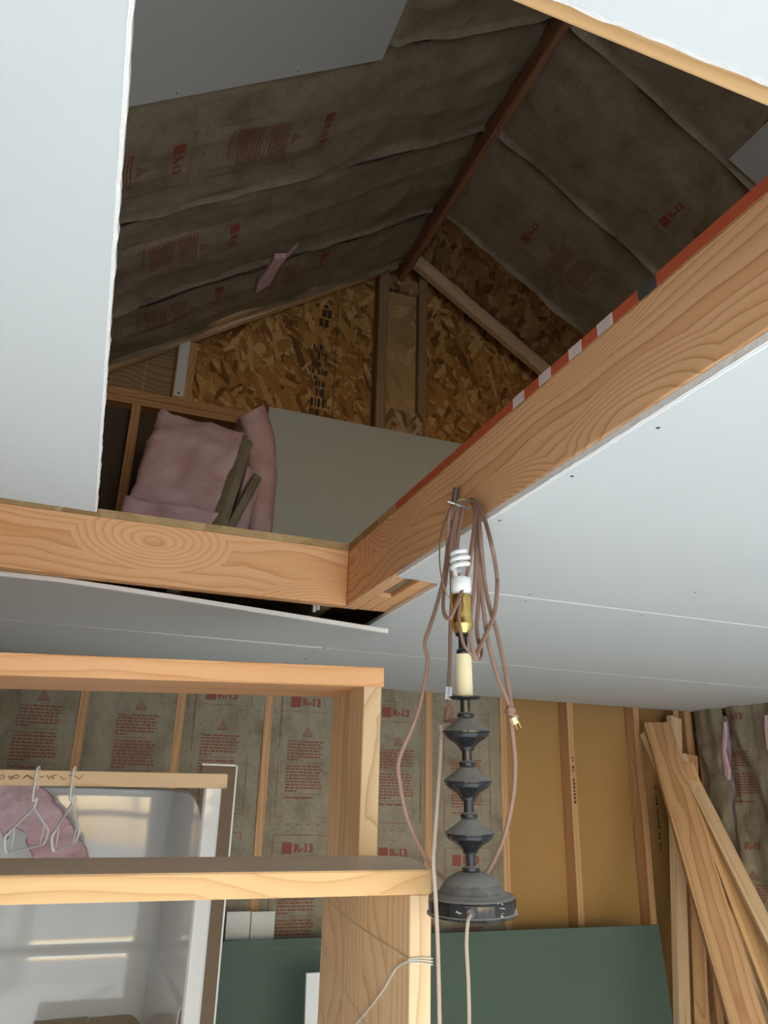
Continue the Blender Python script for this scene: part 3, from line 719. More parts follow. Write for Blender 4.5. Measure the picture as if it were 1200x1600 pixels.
# roof slopes
slp = [('third', 1.28, 1.88), ('second', 1.88, 2.49), ('first', 2.49, 3.09), ('end', 3.09, 3.52)]
def roofbatt(side, y0, y1, label, seed, wr, logo):
    if side == 'L':
        a = slope_pt('L', XL - 0.05, y0); b = slope_pt('L', 1.372, y0)
    else:
        a = slope_pt('R', XR + 0.05, y1); b = slope_pt('R', 1.432, y1)
    vd = (b - a); L = vd.length; vd.normalize()
    ud = Vector((0, 1, 0)) if side == 'L' else Vector((0, -1, 0))
    w = y1 - y0
    def f(u, v):
        e = min(u, w - u)
        s = 0.03 * math.sin(math.pi * min(1, max(0, u / w))) ** 0.7
        fl = 0.028 * math.exp(-(e / 0.012) ** 2) * (0.6 + 0.8 * noise.noise(Vector((v * 4, seed, 0))))
        wv = wr * (noise.noise(Vector((u * 3.5 + 0.5 * math.sin(v * 3), v * 2.2, seed))) + 0.5 * noise.noise(Vector((u * 9, v * 6, seed + 3))) + 0.7 * max(0, 0.25 - abs(noise.noise(Vector((u * 5, v * 1.6, seed + 7))))) * 2)
        yy = y0 + u if side == 'L' else y1 - u
        xx = a.x + vd.x * v
        if (side == 'L' and yy < 1.945 and xx < 0.67) or (side == 'R' and yy < 1.865 and xx > 2.18):
            return min(0.006, s * 0.5 + fl + wv)       # pressed flat behind the drywall sheet
        return s * 0.5 + fl + wv
    batt('insulation_batt', label, a + ud * 0.0, ud, vd, w, L, f, logo[0], logo[1], n=(40, 90), depth=0.06, group='kraft-faced batts in the roof')
roofbatt('L', 3.09, 3.55, 'kraft-faced roof batt on the left slope, closest to the gable wall', 1.0, 0.022, (0.10, 1.6))
roofbatt('L', 2.49, 3.09, 'kraft-faced roof batt on the left slope, second from the gable wall', 2.0, 0.020, (0.22, 0.95))
roofbatt('L', 1.88, 2.49, 'kraft-faced roof batt on the left slope, just below the grey drywall sheet', 3.0, 0.020, (0.28, 1.25))
roofbatt('L', 1.28, 1.88, 'kraft-faced roof batt on the left slope, right of the grey drywall sheet at the top', 4.0, 0.018, (0.2, 1.1))
roofbatt('L', 0.67, 1.28, 'kraft-faced roof batt on the left slope nearest overhead', 5.0, 0.018, (0.2, 1.1))
roofbatt('R', 2.49, 3.09, 'kraft-faced roof batt on the right slope, beside the bare sheathing bay', 6.0, 0.010, (0.24, 1.75))
roofbatt('R', 1.88, 2.49, 'dark kraft-faced roof batt on the right slope, second from the bare bay', 7.0, 0.010, (0.24, 1.3))
roofbatt('R', 1.28, 1.88, 'dark kraft-faced roof batt on the right slope, third from the bare bay', 8.0, 0.010, (0.24, 1.3))
roofbatt('R', 0.67, 1.28, 'dark kraft-faced roof batt on the right slope nearest overhead', 9.0, 0.010, (0.24, 1.3))
# pink tuft poking through the left slope
P0 = [slope_pt('L', x, y, -0.035) for x, y in ((0.50, 3.02), (0.56, 3.05), (0.60, 2.98), (0.545, 3.1), (0.53, 3.25), (0.47, 3.30), (0.46, 3.22))]
tag(prism('insulation_tuft', P0, (0, 0, 0.03), M['pink']), 'pink tuft poking through the facing of the left roof slope', 'insulation')

# ------------------------------------------------------------------ things in the attic
o = link('drywall_sheet', box_mesh(2.5, 0.0127, 1.219, 0.001), M['drywall_attic'], None, Matrix.Translation(V(0.66 + 1.25, YB - 0.012, ZA + 0.6095)))
tag(o, 'grey drywall sheet standing against the attic gable wall', 'drywall sheet')

def lumpy(o, voxel, strength, scale):
    rm = o.modifiers.new('remesh', 'REMESH'); rm.mode = 'VOXEL'; rm.voxel_size = voxel; rm.use_smooth_shade = True
    tx = bpy.data.textures.new('lumps', 'CLOUDS'); tx.noise_scale = scale; tx.noise_depth = 3
    dm = o.modifiers.new('lumps', 'DISPLACE'); dm.texture = tx; dm.strength = strength; dm.mid_level = 0.55; dm.texture_coords = 'LOCAL'
def fuzzy_slab(name, TL, TR, BR, BL, thick, mat, parent=None, amp=0.012, n=(22, 26), bow=0.0, seed=0.0):
    """thick soft slab between four corner points, thickness to the back"""
    TL, TR, BR, BL = map(Vector, (TL, TR, BR, BL))
    N = (TR - TL).cross(BL - TL).normalized()
    if N.y > 0: N = -N
    nu, nv = n
    def pt(u, v, back):
        p = TL.lerp(TR, u).lerp(BL.lerp(BR, u), v)
        e = min(u, 1 - u, v, 1 - v)
        rnd = 0.35 * thick * max(0, 1 - e / 0.08) ** 2
        d = amp * noise.noise(p * 9 + Vector((seed, 0, 0))) + 0.5 * amp * noise.noise(p * 26 + Vector((seed, 0, 0))) + bow * math.sin(math.pi * v)
        q = p + N * (d - rnd) if not back else p - N * (thick - rnd * 0.5)
        ed = 0.006 * noise.noise(p * 40 + Vector((0, seed, 0)))
        return q + Vector((ed, 0, ed)) * (1 if e < 0.02 else 0)
    vs = [pt(i / nu, j / nv, False) for j in range(nv + 1) for i in range(nu + 1)] + [pt(i / nu, j / nv, True) for j in range(nv + 1) for i in range(nu + 1)]
    K = (nu + 1) * (nv + 1); fs = []
    for j in range(nv):
        for i in range(nu):
            q = j * (nu + 1) + i; fs.append((q, q + nu + 1, q + nu + 2, q + 1)); fs.append((K + q, K + q + 1, K + q + nu + 2, K + q + nu + 1))
    for i in range(nu):
        fs.append((i, i + 1, K + i + 1, K + i)); q = nv * (nu + 1) + i; fs.append((q, K + q, K + q + 1, q + 1))
    for j in range(nv):
        q = j * (nu + 1); fs.append((q, K + q, K + q + nu + 1, q + nu + 1)); q += nu; fs.append((q, q + nu + 1, K + q + nu + 1, K + q))
    bm = bmesh.new(); me = mesh_from(vs, fs); bm.from_mesh(me); bmesh.ops.recalc_face_normals(bm, faces=bm.faces); bm.to_mesh(me); bm.free()
    return link(name, me, mat, parent, None, True)
def floored(px, py, y, dz=0.004):
    """point on the attic floor below the sight line"""
    p = aty(px, py, y); p.z = H + ZA + dz; return p
t = empty('insulation_batt', floored(290, 800, 2.8)); tag(t, 'large pink fibreglass batt folded on the attic floor', 'insulation')
fuzzy_slab('upper_fold', aty(250, 633, 3.22), aty(388, 672, 3.08), aty(352, 803, 2.74), aty(200, 770, 2.92), 0.085, M['pink'], t, 0.02, bow=0.02, seed=1)
fuzzy_slab('lower_fold', aty(192, 768, 2.86), aty(350, 797, 2.68), floored(338, 850, 2.62), floored(160, 850, 2.80), 0.075, M['pink'], t, 0.018, seed=4)
fuzzy_slab('kraft_edge', aty(386, 677, 3.03), aty(399, 690, 3.06), aty(352, 840, 2.62), aty(335, 836, 2.60), 0.05, M['kraft'], t, 0.004, (6, 20), seed=6)
t = empty('insulation_batt', floored(380, 800, 2.75)); tag(t, 'small folded pink batt with a thick kraft edge leaning beside the large one', 'insulation')
fuzzy_slab('fibreglass', aty(385, 722, 3.06), aty(410, 742, 3.02), floored(368, 840, 2.72), floored(340, 840, 2.76), 0.05, M['pink'], t, 0.008, (8, 14), seed=8)
fuzzy_slab('kraft_edge', aty(398, 736, 3.0), aty(412, 744, 3.0), aty(366, 826, 2.70), aty(352, 822, 2.70), 0.03, M['kraft'], t, 0.005, (6, 14), seed=9)
# curved upright batt against the drywall
t = empty('insulation_batt', floored(410, 800, 3.3)); tag(t, 'narrow curved pink batt standing upright against the grey sheet', 'insulation')
def curved(u, v):
    L = [(371, 655), (383, 690), (386, 740), (386, 800), (386, 850)]; Rr = [(413, 632), (429, 680), (433, 740), (428, 800), (424, 850)]
    k = min(3.999, v * 4); i = int(k); f = k - i; f = f * f * (3 - 2 * f) if False else f
    a = Vector(L[i]).lerp(Vector(L[i + 1]), f); b = Vector(Rr[i]).lerp(Vector(Rr[i + 1]), f); p = a.lerp(b, u)
    q = aty(p.x, p.y, 3.42 - 0.07 * math.sin(math.pi * u) ** 0.5 - 0.02 * v)
    return q + Vector((0, 0.01 * noise.noise(q * 14), 0.006 * noise.noise(q * 30)))
nu, nv = 12, 30
g = [curved(i / nu, j / nv) for j in range(nv + 1) for i in range(nu + 1)]
for p in g:
    if p.z < H + ZA + 0.004: p.z = H + ZA + 0.004
bk = [Vector((p.x, 3.55, p.z)) for p in g]
K = len(g); fs = []
for j in range(nv):
    for i in range(nu):
        q = j * (nu + 1) + i; fs.append((q, q + nu + 1, q + nu + 2, q + 1)); fs.append((K + q, K + q + 1, K + q + nu + 2, K + q + nu + 1))
for i in range(nu):
    fs.append((i, i + 1, K + i + 1, K + i)); q = nv * (nu + 1) + i; fs.append((q, K + q, K + q + 1, q + 1))
for j in range(nv):
    q = j * (nu + 1); fs.append((q, K + q, K + q + nu + 1, q + nu + 1)); q += nu; fs.append((q, q + nu + 1, K + q + nu + 1, K + q))
link('fibreglass', mesh_from(g + bk, fs), M['pink'], t, None, True)
tube('kraft_edge', [aty(387, 760, 3.33), aty(388, 800, 3.32), aty(386, 835, 3.31)], 0.012, M['kraft'], t, 0.6)

# ================================================================== PLANK SHELF FRAMES
t = empty('shelf_frame', V(0.57, 1.72, -H)); tag(t, 'tall open frame of wide pine planks with a flat top board', 'shelf frame')
P1 = 0.556; P2 = 0.597
abox('upright', P1, P2, 1.60, 1.832, -H, 0.2175, M['pine_pale'], t)
abox('upright', XL + 0.02, XL + 0.06, 1.60, 1.832, -H, 0.1705, M['pine'], t)
a = aty(0, 1034, 1.716); b = aty(601, 1059, 1.716)
a0 = V(XL + 0.015, 1.716, 0.196); b0 = V(0.602, 1.716, 0.239)
board('top_board', a0, b0, 0.235, 0.043, (0, 1, 0), M['pine_orange'], t)
t = empty('shelf_frame', V(0.57, 1.45, -H)); tag(t, 'shorter plank frame in front, its shelf top rounded at the right end', 'shelf frame')
abox('upright', 0.551, 0.590, 1.313, 1.597, -H, -0.1605, M['pine_pale'], t)
abox('upright', XL + 0.02, XL + 0.06, 1.313, 1.597, -H, -0.166, M['pine_pale'], t)
# cap board with the rounded back corner
out = [V(XL + 0.015, 1.308, -0.127), V(0.587, 1.308, -0.122)]
for q in ((0.602, 1.36), (0.622, 1.42), (0.638, 1.48), (0.646, 1.53), (0.645, 1.565), (0.632, 1.588), (0.610, 1.5985)): out.append(V(q[0], q[1], -0.122))
out.append(V(XL + 0.015, 1.5985, -0.127))
cap_c = V(0.1, 1.45, -0.142)
bm = bmesh.new(); f = bm.faces.new([bm.verts.new(p - cap_c) for p in out]); r = bmesh.ops.extrude_face_region(bm, geom=[f])
for g_ in r['geom']:
    if isinstance(g_, bmesh.types.BMVert): g_.co.z -= 0.038
bmesh.ops.recalc_face_normals(bm, faces=bm.faces)
bmesh.ops.bevel(bm, geom=[e for e in bm.edges], offset=0.0022, segments=2, affect='EDGES')
link('top_board', bm_mesh(bm), M['pine_dusty'], t, Matrix.Translation(cap_c))
# twine around the front upright
tw = empty('twine', V(0.57, 1.45, -0.26)); tag(tw, 'white twine tied around the front plank upright', 'twine')
def pf(px, py, e=0.002): return aty(px, py, 1.313 - e)
def ps(px, py, e=0.002): return atx(px, py, 0.551 - e)
for k, dy in enumerate((-2, 1, 4)):
    tube('wrap', [ps(640, 1501 + dy), pf(645, 1500 + dy), pf(660, 1499 + dy * 1.4), pf(676, 1501 + dy * 1.6)], 0.0013, M['twine'], tw)
tube('strand', [ps(640, 1500), ps(620, 1512), ps(600, 1545), ps(580, 1572), ps(560, 1596), ps(550, 1610)], 0.0022, M['twine'], tw)
tube('strand', [ps(640, 1500), ps(600, 1475), ps(560, 1448), ps(530, 1424), ps(507, 1404)], 0.0011, M['twine'], tw)
tube('strand', [ps(500, 1480), ps(520, 1513), ps(545, 1560), ps(572, 1605)], 0.0011, M['twine'], tw)

# ================================================================== SHOWER SURROUND
YS0, YS1 = 2.50, 3.555
t = empty('shower_surround', V(0.0, 3.0, -H)); tag(t, 'glossy white moulded shower surround behind the plank frames', 'shower')
# moulded shell as a swept plan outline: left side, rounded corner, back, rounded corner, right side
def plan(inset):
    o = []; x0, x1, y1, r = XL + 0.10 + inset, 0.385 - inset, 3.50 - inset, 0.10
    o += [(x0, YS0 + 0.02), (x0, y1 - r)]
    o += [(x0 + r - r * math.cos(a), y1 - r + r * math.sin(a)) for a in [math.pi / 2 * k / 8 for k in range(1, 9)]]
    o += [(x0 + (x1 - x0) * k / 10, y1) for k in range(2, 9)]
    o += [(x1 - r + r * math.sin(a), y1 - r + r * math.cos(a)) for a in [math.pi / 2 * k / 8 for k in range(0, 9)]]
    o += [(x1, YS0 + 0.02)]
    return o
levels = [(-1.62, 0.02), (-0.66, 0.02), (-0.60, 0.018), (-0.585, 0.006), (-0.57, 0.0), (-0.30, 0.0), (0.0, 0.0)]
vs = []; npl = len(plan(0))
for z, ins in levels:
    for (x, y) in plan(ins):
        w = 0.004 * noise.noise(Vector((x * 3.5, z * 2.5, y * 3)))
        vs.append(V(x, y + w, z))
fs = [(j * npl + i, j * npl + i + 1, (j + 1) * npl + i + 1, (j + 1) * npl + i) for j in range(len(levels) - 1) for i in range(npl - 1)]
me = mesh_from(vs, fs); so = link('wall_shell', me, M['shower'], t, None, True)
md = so.modifiers.new('thick', 'SOLIDIFY'); md.thickness = 0.004; md.offset = 1
ss = so.modifiers.new('sub', 'SUBSURF'); ss.levels = 2; ss.render_levels = 2
link('flange', boxes_mesh([(0.366, 0.418, YS0 - 0.004, YS0 + 0.022, -H + 0.02, 0.02)]), M['shower'], t).modifiers.new('b', 'BEVEL').width = 0.006
link('flange', boxes_mesh([(XL + 0.05, XL + 0.115, YS0 - 0.004, YS0 + 0.022, -H + 0.02, -0.03)]), M['shower'], t).modifiers.new('b', 'BEVEL').width = 0.006
link('pan', boxes_mesh([(XL + 0.06, 0.41, YS0, 3.52, -H, -1.64)]), M['shower'], t)
# wood strip across the top of the opening with pencilled scribble
st = board('wood_strip', V(XL + 0.01, YS0 - 0.022, 0.008), V(0.428, YS0 - 0.022, 0.019), 0.042, 0.02, (0, 0, 1), M['pine_pale'])
tag(st, 'scribbled pine strip carrying the two hangers', 'wood strip')
yst = YS0 - 0.0335
for k, pts in enumerate(([(-2, 1214), (4, 1211), (7, 1214), (3, 1217), (-2, 1216)], [(13, 1213), (17, 1218), (22, 1212), (28, 1211), (30, 1214), (24, 1216), (14, 1212)], [(36, 1217), (42, 1211), (47, 1216), (52, 1217), (44, 1212), (38, 1215)], [(62, 1214), (68, 1214)], [(73, 1211), (77, 1217), (79, 1212), (83, 1217), (84, 1211), (89, 1212)], [(95, 1213), (97, 1217), (102, 1217)], [(107, 1211), (118, 1213), (124, 1217), (130, 1211)])):
    tube('pencil_scribble', [aty(px, py, yst) for px, py in pts], 0.0009, M['pencil'], st, 1.0, 5, 5)
# hangers
def hanger(name, hook, apex, near, far, lab):
    t = empty(name, aty(*apex, YS0 - 0.03)); tag(t, lab, 'hanger', 'white plastic hangers on the pine strip')
    yb = YS0 - 0.02
    top = aty(*hook, yb); ap = aty(*apex, yb); ne = aty(*near, yb - 0.13); fa = aty(*far, yb + 0.13); fa.z = max(fa.z, ne.z) if False else fa.z
    r = 0.0035
    tube('hook', [Vector((top.x + 0.004, yb + 0.022, top.z - 0.045)), Vector((top.x + 0.004, yb + 0.020, top.z - 0.01)), Vector((top.x, yb + 0.004, top.z + 0.012)), Vector((top.x - 0.004, yb - 0.016, top.z + 0.004)), Vector((top.x - 0.003, yb - 0.019, top.z - 0.035)), Vector((top.x - 0.001, yb - 0.019, top.z - 0.075)), Vector((ap.x + 0.004, yb - 0.012, ap.z + 0.025)), ap], 0.0036, M['white_plastic'], t)
    nl = ne + Vector((0, 0, 0.045)); fl = fa + Vector((0, 0, 0.045))
    tube('arm', [ap, ap.lerp(nl, 0.5), ap.lerp(nl, 0.93), nl + Vector((-0.004, 0, -0.01)), ne + Vector((0, 0, 0.012)), ne + Vector((0.006, 0.004, 0))], r, M['white_plastic'], t)
    tube('arm', [ap, ap.lerp(fl, 0.5), ap.lerp(fl, 0.93), fl + Vector((0.003, 0, -0.01)), fa + Vector((0, 0, 0.012)), fa + Vector((-0.006, -0.004, 0))], r, M['white_plastic'], t)
    tube('bar', [ne + Vector((0.006, 0.004, 0)), ne.lerp(fa, 0.5), fa + Vector((-0.006, -0.004, 0))], r * 0.9, M['white_plastic'], t)
    for f in (0.74,):
        q = ap.lerp(nl, f); tube('notch', [q, q + Vector((0.001, 0, -0.018)), ne.lerp(fa, 0.16) + Vector((0, 0, 0.004))], 0.0016, M['white_plastic'], t)
        q = ap.lerp(fl, f); tube('notch', [q, q + Vector((0.001, 0, -0.018)), ne.lerp(fa, 0.86) + Vector((0, 0, 0.004))], 0.0016, M['white_plastic'], t)
hanger('clothes_hanger', (60, 1206), (53, 1262), (6, 1333), (70, 1320), 'white plastic hanger nearer the left edge of the pine strip')
hanger('clothes_hanger', (117, 1206), (112, 1256), (80, 1330), (119, 1318), 'white plastic hanger right of the other one on the pine strip')
# pink batt draped inside the shower, ragged with a hole
outl = [(-60, 1195), (20, 1205), (66, 1230), (76, 1240), (86, 1249), (94, 1262), (102, 1276), (114, 1290), (124, 1304), (132, 1325), (142, 1350), (150, 1410), (48, 1410), (48, 1336), (42, 1325), (38, 1316), (40, 1306), (30, 1298), (22, 1294), (8, 1296), (12, 1308), (6, 1316), (-4, 1290), (-60, 1290)]
Q = []
for i in range(len(outl)):
    a = Vector(outl[i]); b = Vector(outl[(i + 1) % len(outl)]); k = max(1, int((b - a).length / 3))
    for j in range(k):
        p = a.lerp(b, j / k); Q.append(p + Vector((noise.noise(Vector((p.x * 0.21, p.y * 0.21, 1))), noise.noise(Vector((p.x * 0.21, p.y * 0.21, 7))))) * 1.6)
P = [aty(p.x, p.y, 3.18 + (p.y - 1250) * -0.0006) for p in Q]
P = [Vector((max(p.x, XL + 0.13), p.y, p.z)) for p in P]
o = prism('insulation_batt', P, (0, 0.07, 0), M['pink']); lumpy(o, 0.007, 0.035, 0.07); tag(o, 'ragged pink fibreglass batt with a hole hanging inside the shower', 'insulation')
# cardboard box standing in the pan
t = empty('cardboard_box', V(0.1, 3.2, -1.63)); tag(t, 'open cardboard box standing inside the shower', 'box')
link('carton', boxes_mesh([(-0.02, 0.355, 2.98, 3.38, -1.635, -0.86)]), M['cardboard'], t)
for (x0, x1) in ((-0.018, 0.165), (0.172, 0.35)):
    prism('flap', [V(x0, 3.38, -0.859), V(x1, 3.38, -0.859), V(x1, 3.46, -0.81), V(x0, 3.46, -0.815)], (0, 0.004, 0.0), M['cardboard'], t)
# narrow dark panels between shower and green board
t = empty('wall_panel', V(0.50, 3.0, -H)); tag(t, 'brown hardboard panel with a white edge beside the shower', 'panel')
pb = [aty(318, 1196, 2.95), aty(368, 1194, 2.95)]
x0, x1 = 0.415, aty(366, 1260, 2.95).x
link('board_face', boxes_mesh([(x0, x1 - 0.006, 2.95, 2.972, -H, pb[0].z - H)]), M['brown_panel'], t)
link('white_edge', boxes_mesh([(x1 - 0.006, x1, 2.948, 2.974, -H, pb[0].z - H + 0.002)]), M['white_plastic'], t)
link('white_edge', boxes_mesh([(x0, x1 - 0.006, 2.948, 2.974, pb[0].z - H + 0.0005, pb[0].z - H + 0.007)]), M['white_plastic'], t)

# ================================================================== LEANING SHEETS ON THE FAR WALL
y0 = 3.40
g0 = aty(322, 1468, y0); g1 = aty(1029, 1448, y0); zt = (g0.z + g1.z) / 2
bmx = [Vector((0.50, y0, zt)), Vector((g1.x, y0, zt)), Vector((g1.x, y0 - 0.14, 0.002)), Vector((0.50, y0 - 0.14, 0.002))]
o = prism('drywall_sheet', bmx, (0, 0.0127, 0), M['green']); tag(o, 'green moisture-resistant drywall sheet leaning on the far wall', 'drywall sheet')
vs, fs = [], []
rn = random.Random(2); u = 0.62
while u < 2.6:
    w = rn.uniform(0.012, 0.04)
    if rn.random() < 0.6:
        k = len(vs); yy = y0 - 0.0006 - 0.14 * (0.04 / zt); z = zt - 0.035
        vs += [Vector((u, yy - 0.001, z)), Vector((u + w, yy - 0.001, z)), Vector((u + w, yy - 0.0003, z + 0.008)), Vector((u, yy - 0.0003, z + 0.008))]; fs.append((k, k + 1, k + 2, k + 3))
    u += w + 0.012
link('edge_print', mesh_from(vs, fs), plain('faded_green_print', (0.085, 0.14, 0.105), 0.8), o)['kind'] = 'stuff'
# white cut-offs behind / in front of the green sheet
for k, (pa, pb_, lb) in enumerate((((355, 1425), (392, 1425), 'white drywall offcut behind the green sheet, next to the shower'), ((393.5, 1425), (430, 1425), 'white drywall offcut behind the green sheet, right of another one'))):
    a = aty(*pa, 3.50); b = aty(*pb_, 3.50); z1 = a.z
    o = prism('drywall_offcut', [Vector((a.x, 3.50, z1)), Vector((b.x, 3.50, z1)), Vector((b.x, 3.47, 0.001)), Vector((a.x, 3.47, 0.001))], (0, 0.0127, 0), M['siding']); tag(o, lb, 'drywall offcut', 'white offcuts behind the green sheet')
a = aty(479, 1521, 3.10); b = aty(520, 1520, 3.10)
o = prism('drywall_offcut', [Vector((a.x, 3.10, a.z)), Vector((b.x + 0.08, 3.10, a.z)), Vector((b.x + 0.08, 3.00, 0.001)), Vector((a.x, 3.00, 0.001))], (0, 0.0127, 0), M['drywall']); tag(o, 'white drywall offcut leaning in front of the green sheet', 'drywall offcut')

# ================================================================== LUMBER IN THE CORNER
def lean(label, top, bot, w, t_, mat, wdir):
    o = board('lumber_board', top, bot, w, t_, wdir, mat); tag(o, label, 'lumber', 'loose lumber leaning in the corner'); return o
def extend(a, b, z=0.03):
    """continue the line a-b down to height z above the floor"""
    s = (z - a.z) / (b.z - a.z); return a + (b - a) * s
T = aty(1026, 1132, 3.52); Bp = aty(1166, 1600, 2.72)
lean('widest plank leaning diagonally from the corner, in front of the others', T, extend(T, Bp, 0.04), 0.14, 0.038, M['stud'], (1, -0.35, 0.2))
T = aty(1008, 1146, 3.555); Bp = aty(1192, 1560, 3.05)
lean('pale board behind the widest plank, its left edge showing', T, extend(T, Bp, 0.04), 0.05, 0.036, M['pine_pale'], (1, 0, 0.2))
T = aty(1070, 1195, 3.50); Bp = aty(1212, 1560, 2.98)
lean('yellowish board leaning right of the widest plank', T, extend(T, Bp, 0.04), 0.085, 0.036, M['pine'], (1, -0.4, 0.2))
T = aty(1062, 1180, 3.545); Bp = aty(1222, 1500, 2.93)
lean('pale grey-brown board rightmost of the leaning lumber', T, extend(T, Bp, 0.04), 0.07, 0.03, M['pine_pale'], (1, -0.3, 0.2))
T = aty(1053, 1121, 3.575); Bp = aty(1066, 1600, 3.46)
lean('pale stud standing upright in the corner behind the planks', T, extend(T, Bp, 0.01), 0.089, 0.036, M['pine_pale'], (1, 0.25, 0))
T = aty(1078, 1180, 3.56); Bp = aty(1094, 1600, 3.46)
lean('brown stud standing upright, right of the pale one', T, extend(T, Bp, 0.01), 0.075, 0.036, M['stud'], (1, -0.2, 0))

# ================================================================== HANGING LAMP
pa, pb2 = atx(713, 762, 0.631), atx(708, 799, 0.630)
M['pipe'] = plain('dull_grey_pipe', (0.16, 0.13, 0.11), 0.5, 0.3, var=0.2, sc=60)
pin = tube('hook_pin', [pa, (pa + pb2) / 2, pb2], 0.0066, M['pipe'], ceiling, 1.0, 16, 2)
YL = 1.215
top = aty(713, 866, YL); bot = aty(738, 1428, YL - 0.012)
ax = (top - bot); LH = ax.length; ax.normalize()
# lean the top a little towards the viewer
lean_ax = (ax + Vector((-0.015, -0.055, 0))).normalized()
lamp_m = Matrix.Translation(bot) @ Vector((0, 0, 1)).rotation_difference(lean_ax).to_matrix().to_4x4()
S = LH / 0.63
t = empty('table_lamp', bot); tag(t, 'black turned table lamp hung by its cord from the beam', 'lamp')
def lpart(name, prof, mat, seg=40): return link(name, lathe_mesh([(r * S, z * S) for r, z in prof], seg), mat, t, lamp_m, True)
lpart('base', [(0.0, 0.004), (0.070, 0.003), (0.0745, 0.0), (0.0765, 0.0015), (0.0755, 0.004), (0.0735, 0.006), (0.0735, 0.022), (0.0725, 0.0265), (0.069, 0.029), (0.060, 0.031), (0.0565, 0.033), (0.054, 0.037), (0.047, 0.047), (0.038, 0.056), (0.026, 0.0625), (0.016, 0.065), (0.0, 0.0652)], M['enamel'], 64)
def spool(z, name):
    o = lpart(name, [(0.009, z - 0.030), (0.0125, z - 0.029), (0.014, z - 0.024), (0.022, z - 0.016), (0.034, z - 0.009), (0.040, z - 0.003), (0.0402, z), (0.0425, z + 0.0015), (0.0425, z + 0.004), (0.040, z + 0.006), (0.033, z + 0.011), (0.022, z + 0.018), (0.0145, z + 0.025), (0.0125, z + 0.0285), (0.0095, z + 0.029)], M['enamel'])
    return o
for z in (0.122, 0.207, 0.290): spool(z, 'spool')
for z0, z1 in ((0.065, 0.094), (0.150, 0.179), (0.235, 0.262), (0.318, 0.350)):
    lpart('stem', [(0.0, z0), (0.0145, z0), (0.0155, z0 + 0.002), (0.0145, z0 + 0.006), (0.0105, z0 + 0.0075), (0.0088, z0 + 0.009), (0.0088, z1), (0.0, z1)], M['enamel'], 28)
lpart('drip_plate', [(0.0, 0.347), (0.010, 0.347), (0.024, 0.349), (0.0285, 0.352), (0.0285, 0.354), (0.026, 0.3545), (0.0, 0.354)], M['enamel'])
lpart('candle_sleeve', [(0.0, 0.354), (0.0150, 0.354), (0.0150, 0.430), (0.0, 0.4302)], M['candle'], 32)
lpart('socket_neck', [(0.0, 0.430), (0.0125, 0.430), (0.0132, 0.433), (0.012, 0.438), (0.0085, 0.440), (0.0085, 0.462), (0.014, 0.464), (0.014, 0.468), (0.0, 0.468)], M['enamel'], 28)
lpart('brass_socket', [(0.0, 0.466), (0.012, 0.466), (0.0185, 0.474), (0.021, 0.484), (0.0215, 0.486), (0.0205, 0.488), (0.020, 0.500), (0.0195, 0.535), (0.0175, 0.541), (0.0, 0.541)], M['brass'], 32)
b = lpart('bulb_base', [(0.0, 0.538), (0.012, 0.538), (0.0165, 0.545), (0.0190, 0.548), (0.0190, 0.570), (0.0165, 0.574), (0.0, 0.575)], M['cfl'], 32)
hp = [Vector((0.008, 0, 0.573)), Vector((0.0085, 0.001, 0.583))]
for k in range(0, 47):
    a = k / 47 * 2 * math.pi * 2.9; rr = 0.0155 - 0.0045 * max(0, (k - 34) / 13) ** 2
    hp.append(Vector((rr * math.cos(a), rr * math.sin(a), 0.588 + 0.0375 * k / 47)))
hp = [p * S for p in hp]
link('bulb_spiral', tube_mesh(hp, 0.0050 * S, 1.0, 10, 2), M['cfl'], b, lamp_m, True)
link('bulb_spiral', tube_mesh([Vector((-0.008, 0.004, 0.573)) * S, Vector((-0.009, 0.005, 0.585)) * S, Vector((-0.004, 0.014, 0.594)) * S], 0.0048 * S, 1.0, 10, 4), M['cfl'], b, lamp_m, True)
g = aty(735, 1428, YL - 0.075)
gm = link('grommet', lathe_mesh([(0.0, 0.004), (0.004, 0.004), (0.0075, 0.003), (0.0085, 0.0), (0.0085, -0.008)], 20), M['screw'], t, Matrix.Translation(g + Vector((0.0, 0.001, 0.0))) @ Matrix.Rotation(math.radians(90), 4, 'X'), True)
# cord: strands of one long looped lamp cord
def cord(pts, mat='cord', r=0.0026, flat=1.5, name='cord'):
    P = []
    for px, py, y in pts:
        p = aty(px, py, y)
        if p.x > 0.622 and p.z - H > 0.42: p = atx(px, py, 0.622)     # strands lie against the beam, not in it
        P.append(p)
    return tube(name, P, r, M[mat], t, flat, 8, 8)
cord([(716, 786, 1.235), (703, 801, 1.225), (699, 857, 1.235), (692, 908, 1.245), (677, 964, 1.25), (664, 1004, 1.25), (668, 1036, 1.25), (657, 1099, 1.25), (645, 1135, 1.25), (624, 1186, 1.255), (625, 1223, 1.26), (639, 1286, 1.27), (671, 1349, 1.285), (702, 1381, 1.30)])
cord([(720, 783, 1.235), (708, 800, 1.232), (705, 871, 1.245), (706, 930, 1.255), (704, 978, 1.255), (703, 1032, 1.25), (701, 1076, 1.245), (702, 1106, 1.24)])
cord([(740, 782, 1.22), (748, 790, 1.205), (759, 817, 1.20), (770, 860, 1.20), (776, 895, 1.20), (777, 917, 1.20), (773, 957, 1.20), (761, 987, 1.195), (749, 1012, 1.19), (742, 1026, 1.185), (734, 1020, 1.175), (723, 1003, 1.172), (717, 962, 1.172), (722, 925, 1.174), (733, 889, 1.18), (740, 840, 1.19), (742, 800, 1.205), (736, 782, 1.22)])
cord([(738, 780, 1.22), (747, 800, 1.205), (750, 840, 1.205), (749, 885, 1.205), (754, 938, 1.205), (763, 1004, 1.205), (777, 1055, 1.205), (790, 1088, 1.205), (797, 1106, 1.205)], 'cord')
